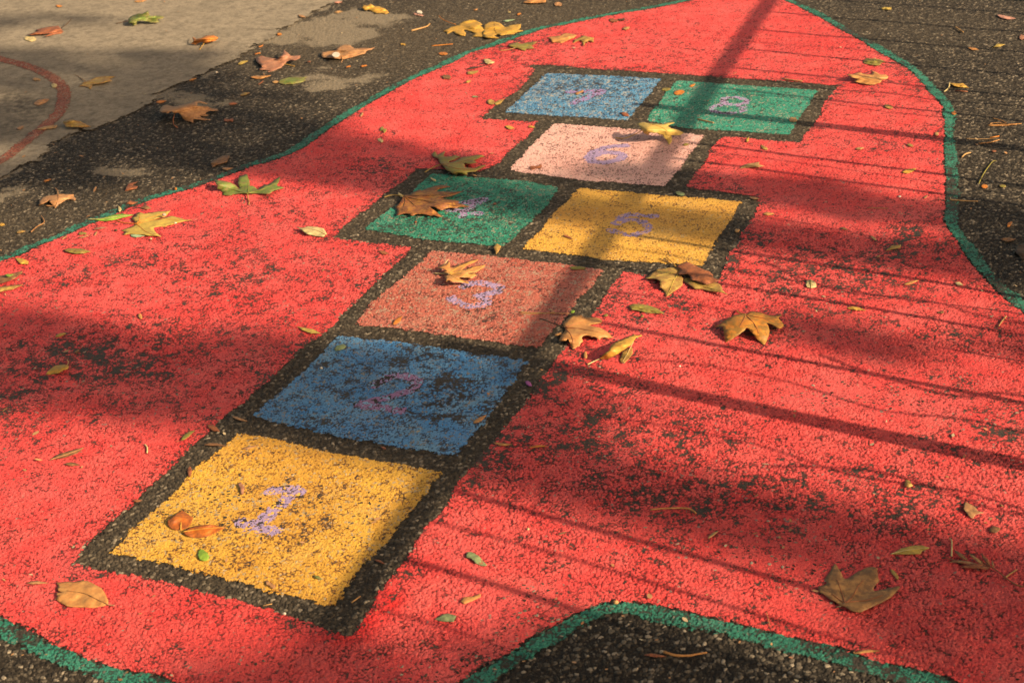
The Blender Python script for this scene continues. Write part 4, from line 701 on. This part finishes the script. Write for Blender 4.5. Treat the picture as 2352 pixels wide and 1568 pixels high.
# ---- small single bits ----
BITS = '''A 285 890 422 848 24 tan lance|tan blade inside the red painted curve on the concrete
A 275 676 348 682 17 straw frag|small tan curled chip above the red painted curve
A 435 728 490 732 18 cream oval|small cream oval leaf on the red painted curve
A 1335 876 1422 864 12 orange lance|small orange flake at the concrete edge left of the curled brown leaf
A 1912 1026 1998 1024 16 rust frag|rust half round flake right of the curled light brown leaf
A 1955 888 2032 886 12 rust lance|thin rust flake above the rust half round flake
A 2035 550 2122 522 12 yellow lance|small pale green blade near the pinkish brown leaf
A 2050 818 2140 795 12 olivegold lance|small olive blade on dusty asphalt
A 140 1102 206 1074 12 tan lance|tan flake on the concrete at the left edge below the red curve
A 475 48 535 52 9 orange lance|small orange flake on the concrete near the top
A 1145 14 1255 4 8 orangetan lance|thin orange strip on the concrete at the top edge
A 1618 690 1682 672 9 orangetan lance|orange flake right at the concrete edge
A 370 1552 440 1530 10 orange lance|orange flake on asphalt below the concrete edge
A 1895 1440 1998 1436 12 tan lance|tan flake touching the left green outline
B 1112 1092 1165 1125 24 olive frag|small olive leaf on red paint in upper shade edge
B 1090 1188 1140 1212 18 cream frag|small cream leaf below the small olive leaf
B 1642 655 1722 662 22 brown frag|brown curled flake on red paint at upper left
B 1845 704 1890 690 10 yellow lance|tiny yellow flake left of the blue square 7
B 2028 862 2092 882 22 olivegold oval|olive leaf at the upper left corner of the blue square 7
B 2088 892 2172 850 18 olivegold lance|olive blade beside the corner of the blue square 7
B 945 1000 968 960 12 tan lance|tan flake on red paint near the left green outline
B 718 108 792 100 10 straw lance|straw coloured flake on asphalt at the top left
B 718 18 792 16 9 pink lance|pinkish flake at the very top left asphalt
B 410 130 478 148 9 tan lance|tan flake on the concrete corner at the top
B 1895 828 1950 828 8 sage lance|tiny grey green chip on red paint left of the blue square 7
B 2180 1080 2262 1098 12 gold lance|small golden chip below the blue square 7
C 460 36 532 40 17 tan oval|tan oval leaf on asphalt at the top above the red area
C 642 805 716 772 16 orangetan frag|orange tan chip on the number of the blue square 7
C 1485 798 1580 784 20 orange oval|orange oval leaf at the left side of the green square 8
C 1620 738 1672 718 10 orange lance|small orange flake at the top of the green square 8
C 1380 766 1460 762 13 olive oval|olive leaf on the border between squares 7 and 8
C 1035 966 1105 990 15 rust oval|rust oval leaf at the lower right of the blue square 7
C 250 1434 360 1418 18 rust frag|rust red leaf in the corner of the pink square 6
C 1560 1240 1622 1232 12 olive lance|tiny green bud at the right side of the pink square 6
C 2110 1215 2128 1172 13 gold lance|golden flake below the green square 8
C 2228 1242 2292 1278 13 olivegold oval|small olive leaf below the right end of the green square 8
C 45 1080 122 1100 12 olivegold lance|olive chip left of the pink square 6
C 240 1080 302 1090 9 gold lance|golden chip at the border left of the pink square 6
D 340 1022 416 1030 20 straw oval|tan oval leaf at the lower right edge of the green square 8
D 1588 1150 1622 1140 16 straw oval|tan leaflet on red paint near the right green outline
D 1350 1235 1412 1252 12 olive lance|olive brown flake on red paint at the upper right
D 910 1272 986 1264 11 straw lance|tan flake on red paint right of square 8
D 1308 1472 1432 1440 18 gold lance|tan blade on red paint near the right green outline corner
D 1730 966 1775 968 18 orange frag|orange tan chip on the right green outline
D 2120 128 2282 158 14 pink lance|pinkish narrow leaf on the top right asphalt
D 2310 312 2372 330 22 pinkbrown frag|pinkish scrap at the right edge near the top
D 1870 405 1965 425 10 orangetan lance|narrow tan flake on the upper right asphalt
D 2070 1290 2118 1292 9 rust lance|rust chip on the right asphalt
H 1040 565 1088 602 11 straw oval|tan grey seed on shaded red paint at right
H 778 495 848 510 10 brown lance|brown sliver on shaded red paint at right
H 838 1178 998 1200 14 gold lance|tan blade right of the arched orange and olive leaf
H 1325 978 1452 940 14 orangetan lance|orange tan blade on red paint at the right
H 1762 962 1830 985 16 cream lance|cream husk on red paint near the right outline
H 1610 1215 1668 1215 14 brown frag|brown husk on red paint at the right shade edge
H 2208 488 2252 440 15 orange lance|orange chip on the shaded right asphalt
H 2148 590 2284 590 18 brown lance|brown blade on the shaded right asphalt
H 1985 140 2042 140 18 orange oval|orange oval leaf on the right asphalt by the grass stalk
H 2140 132 2198 142 14 olive oval|olive oval leaf on the right asphalt beside the orange one
H 120 374 218 374 14 orangetan lance|tan oval leaf right of the yellow square 5 in shade
H 1275 225 1302 225 8 white oval|tiny pale chip on shaded red paint at right
H 1492 240 1530 215 10 tan lance|tan flake on shaded red paint at right near the outline
H 1085 742 1128 728 8 tan lance|tiny tan chip below the olive yellow blade
G 1500 188 1582 208 16 sage oval|pale grey green oval leaf above the yellow square 5
G 2128 232 2222 248 9 tan lance|tan sliver at the outer corner of the yellow square 5
G 538 555 622 592 10 rust lance|rust sliver on the yellow square 5
G 592 834 738 836 15 olive oval|olive oval leaf on the border above the salmon square 3
G 2005 515 2052 515 15 straw oval|tan chip on the border right of the yellow square 5
G 885 1245 925 1240 12 olive oval|small olive chip right of the salmon square border
G 1200 1255 1232 1248 8 olive oval|tiny olive chip under the yellow green oval leaf
G 605 1215 640 1205 12 brightgreen oval|tiny green moss spot on the border right of square 3
E 1190 1225 1212 1272 16 orangetan oval|small tan oval leaflet on dark red paint at left
E 472 1424 568 1394 14 gold lance|golden tan blade on dark red paint at left
E 640 1560 678 1535 16 brown frag|small brown tan husk on dark red paint at far left
E 795 182 825 145 11 tan frag|small upright tan flake on the shaded left asphalt
E -10 468 42 466 14 gold frag|yellow chip at the left edge on asphalt
E 138 535 218 522 12 olivegold lance|olive gold chip on asphalt near the left green outline
E 1490 160 1515 160 12 orange oval|orange chip on the left green outline near the green leaf
F 1545 68 1592 92 12 cream frag|tiny cream seed on the green square 4
F 1095 692 1190 716 14 rust lance|rust brown leaflet on red paint left of the salmon square
F 1220 1320 1302 1246 20 orange lance|orange lance leaflet on the lower part of the salmon square
F 2075 290 2108 290 9 rust oval|tiny red brown seed on the right of the green square 4
F 1405 445 1428 440 9 rust oval|tiny red brown seed on the lower part of the green square 4
I 550 1098 690 1108 14 brown lance|thin dark brown blade on red paint at left
I 1545 898 1668 812 20 olive lance|olive brown leaflet on red paint left of the yellow square 1 corner
I 1772 768 1882 822 22 rust lance|rust leaflet at the border left of squares 1 and 2
I 1980 690 2116 732 11 tan lance|tan stalk like sliver at the lower left of the blue square 2
I 1742 935 1942 950 13 brown lance|thin brown blade at the upper left of the yellow square 1
I 2062 972 2212 936 11 tan lance|thin rust sliver on the top edge of the yellow square 1
I 1622 1118 1620 1216 20 rust lance|rust leaflet on the border left of the yellow square 1
I 1130 1412 1216 1410 11 rust lance|rust sliver on the border lower left of square 1
J 1908 750 2026 680 16 orangetan lance|orange tan leaflet at the right side of the blue square 2
J 2082 918 2246 932 11 orangetan lance|orange tan sliver on the border right of the blue square 2
J 1118 950 1168 972 10 rust frag|tiny red scrap on the border between squares 1 and 2
J 595 275 622 282 10 white oval|tiny white chip on the blue square 2
K 242 962 418 950 10 orange lance|orange sliver on red paint right of the blue square 2
M 225 710 416 710 13 tan lance|narrow tan blade left of the big oval tan leaf
N 540 645 618 680 12 green oval|tiny dark green leaf on the lower edge of the yellow square 1
N 125 692 218 748 22 tan frag|faded tan flake at the bottom edge of the yellow square 1
N 1060 510 1158 550 9 rust lance|rust sliver on the border right of the yellow square 1
O 1228 1322 1425 1338 14 rust lance|rust seed wing on the bottom dark asphalt
O 1775 328 1872 264 12 straw lance|tan winged seed on red paint at the lower right
O 228 248 252 250 11 cream oval|tiny cream seed on red paint right of square 1
P 1208 592 1278 684 18 olivegold oval|olive brown leaflet right of the big dull brown maple leaf
P 892 1312 1122 1290 14 orangetan lance|tan blade on red paint at the bottom right
P 2140 30 2180 60 8 brown lance|thin brown sliver at the lower right edge'''
for ln in BITS.split('\n'):
    a_, lb = ln.split('|'); a_ = a_.split(); bit(a_[0], *map(float, a_[1:5]), float(a_[5]), a_[6], lb, a_[7])
# ---- stalks and straws ----
stick('O', [(1285,85),(1400,74),(1550,70),(1620,78),(1660,100),(1672,112)], 'long orange tan leaf stalk on red paint at the lower right', 'orangetan', .0013, .0018)
stick('O', [(1400,1298),(1500,1328),(1620,1330),(1700,1315),(1770,1305)], 'curved orange stalk on the bottom dark asphalt', 'orangetan', .0021, .0013)
stick('P', [(896,1306),(900,1300)], 'tiny stub at the tip of the tan blade at bottom right', 'tan', .001)
stick('I', [(1238,935),(1258,960),(1258,1005)], 'short pale curved straw on red paint left of square 1', 'cream', .0017)
stick('N', [(868,878),(945,822)], 'short orange straw on the border at the lower right of square 1', 'straw', .0013)
stick('N', [(110,905),(190,888)], 'short tan straw on the border below the yellow square 1', 'straw', .001)
stick('D', [(300,676),(380,688),(458,695)], 'tan stalk on red paint above the green square 8', 'straw', .0022)
stick('C', [(1690,1018),(1760,1035),(1828,1050)], 'tan stalk on the lower part of the green square 8', 'straw', .0022)
stick('D', [(1820,1345),(1850,1318),(1895,1305)], 'short bright bent stalk on the right asphalt', 'straw', .0022)
stick('D', [(1965,1570),(2010,1480),(2080,1385),(2115,1375)], 'olive grass stalk on the right asphalt', 'olive', .0014)
stick('D', [(1850,1185),(1950,1190),(2060,1188),(2140,1200)], 'thin straw on the right asphalt, upper of a crossing pair', 'straw', .0009)
stick('D', [(1960,1227),(2060,1218),(2142,1195)], 'orange straw on the right asphalt, lower of a crossing pair', 'orangetan', .0013)
stick('D', [(2060,1178),(2140,1165)], 'short orange straw above the crossing pair on the right asphalt', 'orange', .0017)
for k_, pts_ in enumerate(([(2040,1072),(2180,1066),(2330,1058)],[(2050,1075),(2170,1075),(2290,1064)],[(2085,1012),(2150,1028),(2200,1052)],[(2060,1060),(2120,1050),(2230,1070)])):
    stick('D', pts_, ('longest straw of a small orange straw bundle on the right asphalt','lower straw of the orange bundle on the right asphalt','bent top straw of the orange bundle on the right asphalt','crossing straw of the orange bundle on the right asphalt')[k_], 'orangetan', .0012)
stick('D', [(1760,775),(1870,784)], 'short rust stick below the yellow blade on the right asphalt', 'rust', .0016)
stick('D', [(1765,232),(1800,255),(1832,276)], 'short tan stick on the upper right asphalt', 'straw', .0026)
stick('H', [(1715,254),(1830,262),(1958,268)], 'straight pale stick crossing the right green outline', 'straw', .0014)
stick('H', [(1008,324),(1100,326),(1188,328)], 'thin straight stick on shaded red paint at right', 'tan', .0011)
stick('H', [(2135,1335),(2165,1290),(2198,1250)], 'pale stalk with knobbed end near the right outline', 'straw', .0011, .0020)
stick('G', [(160,1212),(300,1220),(430,1222),(590,1226)], 'long thin straw across the right part of the salmon square', 'straw', .0010)
stick('G', [(170,1225),(300,1228),(470,1216)], 'second thin straw crossing the salmon square straw', 'straw', .0009)
stick('h', [(480,490),(560,420),(625,345)], 'pale short stalk sticking up behind the tan deeply cut leaf', 'cream', .0011, zs=[.008,.012,.014])
stick('P', [(150,960),(165,1020),(178,1075)], 'hair thin straw on red paint below the left green tip at bottom right', 'straw', .0006)
# ---- little stones ----
def pebble(tile, x, y, r, label, pal='pebble', z=.004):
    g = G(tile, [(x,y)])[0]; bm = MB(); n = 7; v = []; q = []
    for i in range(n+1):
        th = math.pi*i/n
        for j in range(10):
            f = 1+.25*math.sin(j*1.9+i*1.3+x)
            v.append((r*f*math.sin(th)*math.cos(j*.628), r*f*.8*math.sin(th)*math.sin(j*.628), r*.75*math.cos(th)))
    for i in range(n):
        for j in range(10): q.append((i*10+j, (i+1)*10+j, (i+1)*10+(j+1)%10, i*10+(j+1)%10))
    o = bm.add(v, q) or bm.build('pebble', mat_leaf(pal)); P = lift_to(g, np.array(z+r*.6)); o.location = P
    tag(o, label, 'pebble', 'loose pebbles')
pebble('f', 1245, 355, .0052, 'pinkish pebble resting on the flat yellow maple leaf', 'pebble', .010)
pebble('f', 1520, 555, .0030, 'white pebble at the lower edge of the flat yellow maple leaf', 'white')
pebble('f', 930, 935, .0030, 'cream pebble below the flat yellow maple leaf', 'cream')
pebble('O', 990, 875, .0042, 'tan pebble at the tip of the green outline bend', 'straw')
pebble('A', 1850, 620, .0045, 'white pebble on asphalt near the concrete edge', 'white')
pebble('N', 295, 972, .0028, 'white pebble on the border below the yellow square 1', 'white')
pebble('E', 992, 515, .0040, 'dark round seed on red paint left of the yellow maple leaf', 'dark')
pebble('K', 1537, 265, .0022, 'tiny white pebble on red paint right of the blue square 2', 'white')

# ------------------------------------------------------------------ tiny litter crumbs (uncountable)
def crumbs():
    mb = MB(); tv = []
    n = 900
    D = np.stack([RNG.uniform(-100,2450,n), 1600*RNG.uniform(0,1,n)**1.35-20], 1); g = ground(D)
    keep = (sdf(g[:,0], g[:,1], green_line, .3) > 0) | (RNG.uniform(0,1,n) < .28)
    for p in g[keep]:
        L = random.uniform(.0018,.0048)*random.choice((1,1,1,1.8)); a = random.uniform(0,6.28); w = L*random.uniform(.25,.7)
        c, s = math.cos(a), math.sin(a); tz = random.uniform(-.35,.35)
        v = [(-L,0),(-.3*L,w),(.5*L,w*.8),(L,0),(.4*L,-w*.9),(-.5*L,-w*.7)]
        v = [(p[0]+x*c-y*s, p[1]+x*s+y*c, .0034+abs(tz)*L+x*tz) for x, y in v]
        mb.add(v, [(0,1,2,3),(0,3,4,5)]); tv += [random.random()]*6
    m = NM('litter_crumbs'); r = m.node('ShaderNodeValToRGB'); m.l.new(m.attr('tone'), r.inputs[0]); e = r.color_ramp
    e.elements[0].color = (.30,.13,.05,1); e.elements[1].color = (.48,.40,.24,1); x = e.elements.new(.45); x.color = (.38,.21,.09,1); x = e.elements.new(.75); x.color = (.22,.10,.05,1)
    o = mb.build('litter_crumbs', m.fin(r.outputs[0], .7), None, False, dict(tone=np.array(tv)))
    tag(o, 'tiny crumbs of dry leaf litter strewn over the asphalt', 'leaf litter', kind='stuff')
crumbs()
# ------------------------------------------------------------------ FENCE right of the picture (its shadow lies across the paint)
RAIL = .8; off = RAIL/math.tan(EL)*np.array([math.cos(AZ), math.sin(AZ)])
da = ground((1745,30)); db = ground((745,1460)); fd = (da-db)/np.linalg.norm(da-db); nv = np.array([.5,.8660])
def fence_at(n): return db + off + fd*((n - db@nv)/(fd@nv))
iron = plain('dark_iron', (.03,.032,.03), .5)
fence = bpy.data.objects.new('railing_fence', None); link(fence)
p0 = fence_at(.0); fence.location = (p0[0], p0[1], 0)
tag(fence, 'dark iron railing fence standing just beyond the right edge', 'fence')
def up(n, z): q = fence_at(n)-p0; return np.array([q[0], q[1], z])
MB().tube([up(-3.2,RAIL), up(8.2,RAIL)], .0165, 10).build('rail', iron, fence)
MB().tube([up(-3.2,.08), up(8.2,.08)], .012, 10).build('rail', iron, fence)
for n in (-2.44,-.905,.63,2.168,3.715,5.235,6.77):
    MB().tube([up(n,0), up(n,RAIL+.05), up(n,RAIL+.09)], [.021,.021,.014], 12).build('post', iron, fence)
pk = [float(ground(d)@nv) for d in [(1640,570),(1700,660),(1700,805),(1700,1140),(1430,1235),(1290,1390),(950,1555),(1720,25),(1720,67),(1720,115),(1720,161),(1720,212),(1720,346),(1720,388)]]
pk2 = [2.735,2.52,2.27,2.04,1.80,1.60,1.39,4.45,4.05,3.9,3.25,3.4,3.02]
for n in pk2:
    w = [random.uniform(-.02,.02) for _ in range(9)]
    MB().tube(smooth_line([up(n+w[i], .08+(RAIL-.08)*i/8*random.uniform(.97,1)) for i in range(9)], 3), random.uniform(.0028,.0045), 6).build('wire', iron, fence)
for n in pk + [5.05,5.42,5.6,5.82,6.0,6.2,.8,1.0,.42,.2,0,-.2]:
    rr = random.uniform(.0060,.0085); w = [random.uniform(-.006,.006) for _ in range(7)]
    MB().tube([up(n+w[i], .08+(RAIL-.08)*i/6) for i in range(7)], rr, 7).build('bar', iron, fence)
vine = mat_leaf('dark')
for tl, pts, s in (('L',[(150,1125),(560,1130),(900,1145),(1200,1195),(1500,1280),(1800,1400),(2100,1500),(2500,1560)],1.25),('L',[(600,180),(900,290),(1250,400),(1600,500),(1850,530),(2100,500),(2500,560)],1.1),('H',[(100,780),(500,960),(900,1060),(1500,1120),(2000,1260),(2500,1330)],1.3)):
    g = smooth_line(G(tl, pts), 4); p = np.c_[g, np.zeros(len(g))] + SUN*s; c = p.mean(0)
    o = MB().tube(p-c, .0042, 6).build('creeper_stem', vine); o.location = c
    tag(o, 'thin dry creeper stem hanging on the railing fence', 'creeper', 'creeper stems on the fence')
# ------------------------------------------------------------------ TREES far right, their shade falls over the ground
bark = plain('plane_bark', (.20,.165,.12), .85); crown_m = mat_leaf('olivegold')
def tree(name, label, base, top, r0, r1, polys, limbs=()):
    root = bpy.data.objects.new(name, None); link(root); root.location = (base[0], base[1], 0); tag(root, label, 'tree', 'plane trees along the yard')
    b = np.array([base[0], base[1], 0.])
    mb = MB(); t = np.linspace(0, 1, 14)[:,None]; pts = (1-t)*np.zeros(3) + t*(np.asarray(top)-b); pts[:,0] += np.sin(t[:,0]*5)*.04
    mb.tube(pts, np.linspace(r0, r1, 14), 14); mb.build('trunk', bark, root)
    quads = []; vs = []; ends = []
    for poly, tau, s0, s1 in polys:
        p = ground(np.asarray(poly, float)); lo = p.min(0); hi = p.max(0)
        area = abs(np.sum(p[:,0]*np.roll(p[:,1],-1)-np.roll(p[:,0],-1)*p[:,1]))/2
        n = int(tau*area*math.sin(EL)/(.0115*.62)); k = 0; acc = []
        while k < n:
            q = RNG.uniform(lo, hi, (n*3,2)); q = q[inside(q[:,0], q[:,1], p)][:n-k]
            acc.append(q); k += len(q)
        for q in np.vstack(acc):
            c = np.array([q[0],q[1],0.]) + SUN*random.uniform(s0, s1); L = random.uniform(.075,.115)
            a = RNG.normal(size=3); a /= np.linalg.norm(a); e = np.cross(a, RNG.normal(size=3)); e /= np.linalg.norm(e)
            i = len(vs)
            for x, y in ((-1,0),(-.35,.75),(.45,.6),(1,0),(.45,-.65),(-.35,-.7)): vs.append(c-b+L*(a*x+e*y*.8))
            quads += [(i,i+1,i+2,i+3),(i,i+3,i+4,i+5)]
        if tau > 1.45 and s1 < 13.5: ends.append(np.r_[p.mean(0), 0]+SUN*(s0+s1)*.5-b)
    if vs: mesh_obj('crown', np.array(vs), quads, crown_m, root, False, dict(edge=np.full(len(vs),.3)))
    for e in ends:
        z = max(1.5, e[2]-2.2); s = pts[np.abs(pts[:,2]-z).argmin()]
        MB().tube(smooth_line(np.array([s, s*.55+e*.45+np.array([0,0,.35]), e]), 5), np.linspace(r1*.8, .018, 11), 8).build('limb', bark, root)
def along(D, d): g = ground(D); return g + d*np.array([math.cos(AZ), math.sin(AZ)])
tree('plane_tree', 'slender leaning plane tree whose trunk shade crosses the pink square', along((1800,460), 9.6), np.r_[along((-200,310), 9.6+1.2), 8.6], .115, .075,
 [([(-500,380),(-300,300),(60,405),(130,320),(250,170),(420,170),(560,190),(700,235),(760,290),(840,320),(900,395),(700,400),(450,405),(200,420),(0,430)], 2.6, 10, 13),
  ([(900,325),(1100,385),(1300,392),(1480,385),(1700,412),(1900,425),(2100,445),(2352,488),(2500,520),(2500,610),(2352,590),(2240,560),(2150,520),(2000,500),(1750,468),(1550,428),(1300,428),(1100,415),(950,398)], 2.2, 7.5, 10),
  ([(-400,108),(0,114),(300,121),(520,131),(480,200),(300,290),(100,335),(-400,360)], 2.2, 11, 14),
  ([(-400,15),(0,16),(150,25),(250,45),(200,68),(0,84),(-400,84)], 1.0, 11, 14)])
tree('plane_tree', 'broad plane tree shading the blue square from beyond the fence', along((1300,985), 12.4), np.r_[along((300,860), 12.2), 7.6], .17, .09,
 [([(-500,690),(-200,710),(100,735),(400,766),(560,785),(750,778),(1000,808),(1216,842),(1330,862),(1250,985),(1050,1060),(1000,1070),(800,1040),(600,990),(300,950),(0,925),(-500,900)], 3.0, 9, 12.5),
  ([(1200,842),(1400,875),(1550,905),(1700,985),(1650,1040),(1450,1010),(1150,1000)], .6, 8, 11),
  ([(1650,775),(1900,760),(2150,730),(2352,705),(2700,760),(2700,900),(2352,835),(2100,815),(1900,812)], 1.5, 8, 11)])
tree('plane_tree', 'low plane tree shading the bottom edge of the painted area', along((1700,1530), 9.5), np.r_[along((900,1500), 9.2), 4.6], .14, .08,
 [([(620,1450),(760,1448),(900,1472),(1100,1482),(1250,1435),(1400,1405),(1600,1440),(1750,1520),(2000,1700),(500,1750),(450,1600)], 1.7, 7, 10),
  ([(1860,1372),(2080,1388),(2200,1412),(2352,1440),(2700,1500),(2700,1800),(2300,1750),(2150,1568),(2000,1480)], 2.2, 7, 10)])

# ------------------------------------------------------------------ light, camera
sun = bpy.data.lights.new('sun', 'SUN'); sun.energy = 4.6; sun.angle = math.radians(.53); sun.color = (1., .79, .53)
so = link(bpy.data.objects.new('sun', sun)); so.rotation_euler = Vector(SUN).to_track_quat('Z', 'Y').to_euler(); so.location = (6, -4, 8)
w = bpy.data.worlds.new('World'); SC.world = w; w.use_nodes = True; nt = w.node_tree; bg = nt.nodes['Background']
sky = nt.nodes.new('ShaderNodeTexSky'); sky.sky_type = 'NISHITA'; sky.sun_disc = False; sky.sun_elevation = EL; sky.sun_rotation = math.radians(120)
sky.dust_density = 3.
wb = nt.nodes.new('ShaderNodeMix'); wb.data_type = 'RGBA'; wb.blend_type = 'MULTIPLY'; wb.inputs[0].default_value = 1; wb.inputs[7].default_value = (1.2,.95,.66,1)
nt.links.new(sky.outputs[0], wb.inputs[6]); nt.links.new(wb.outputs[2], bg.inputs[0]); bg.inputs[1].default_value = .084
cd = bpy.data.cameras.new('camera'); co_ = link(bpy.data.objects.new('camera', cd)); SC.camera = co_
cd.sensor_fit = 'HORIZONTAL'; cd.sensor_width = 36; cd.lens = 36*FPX/2352; cd.clip_start = .05; cd.clip_end = 500
co_.matrix_world = Matrix.Translation((0,0,HC)) @ Matrix.Rotation(math.pi/2-PITCH, 4, 'X') @ Matrix.Rotation(ROLL, 4, 'Z')
cd.dof.use_dof = True; cd.dof.focus_distance = 2.9; cd.dof.aperture_fstop = 9
SC.view_settings.view_transform = 'Standard'; SC.view_settings.look = 'None'; SC.view_settings.exposure = 1.12; SC.view_settings.gamma = 1
SC.cycles.max_bounces = 5
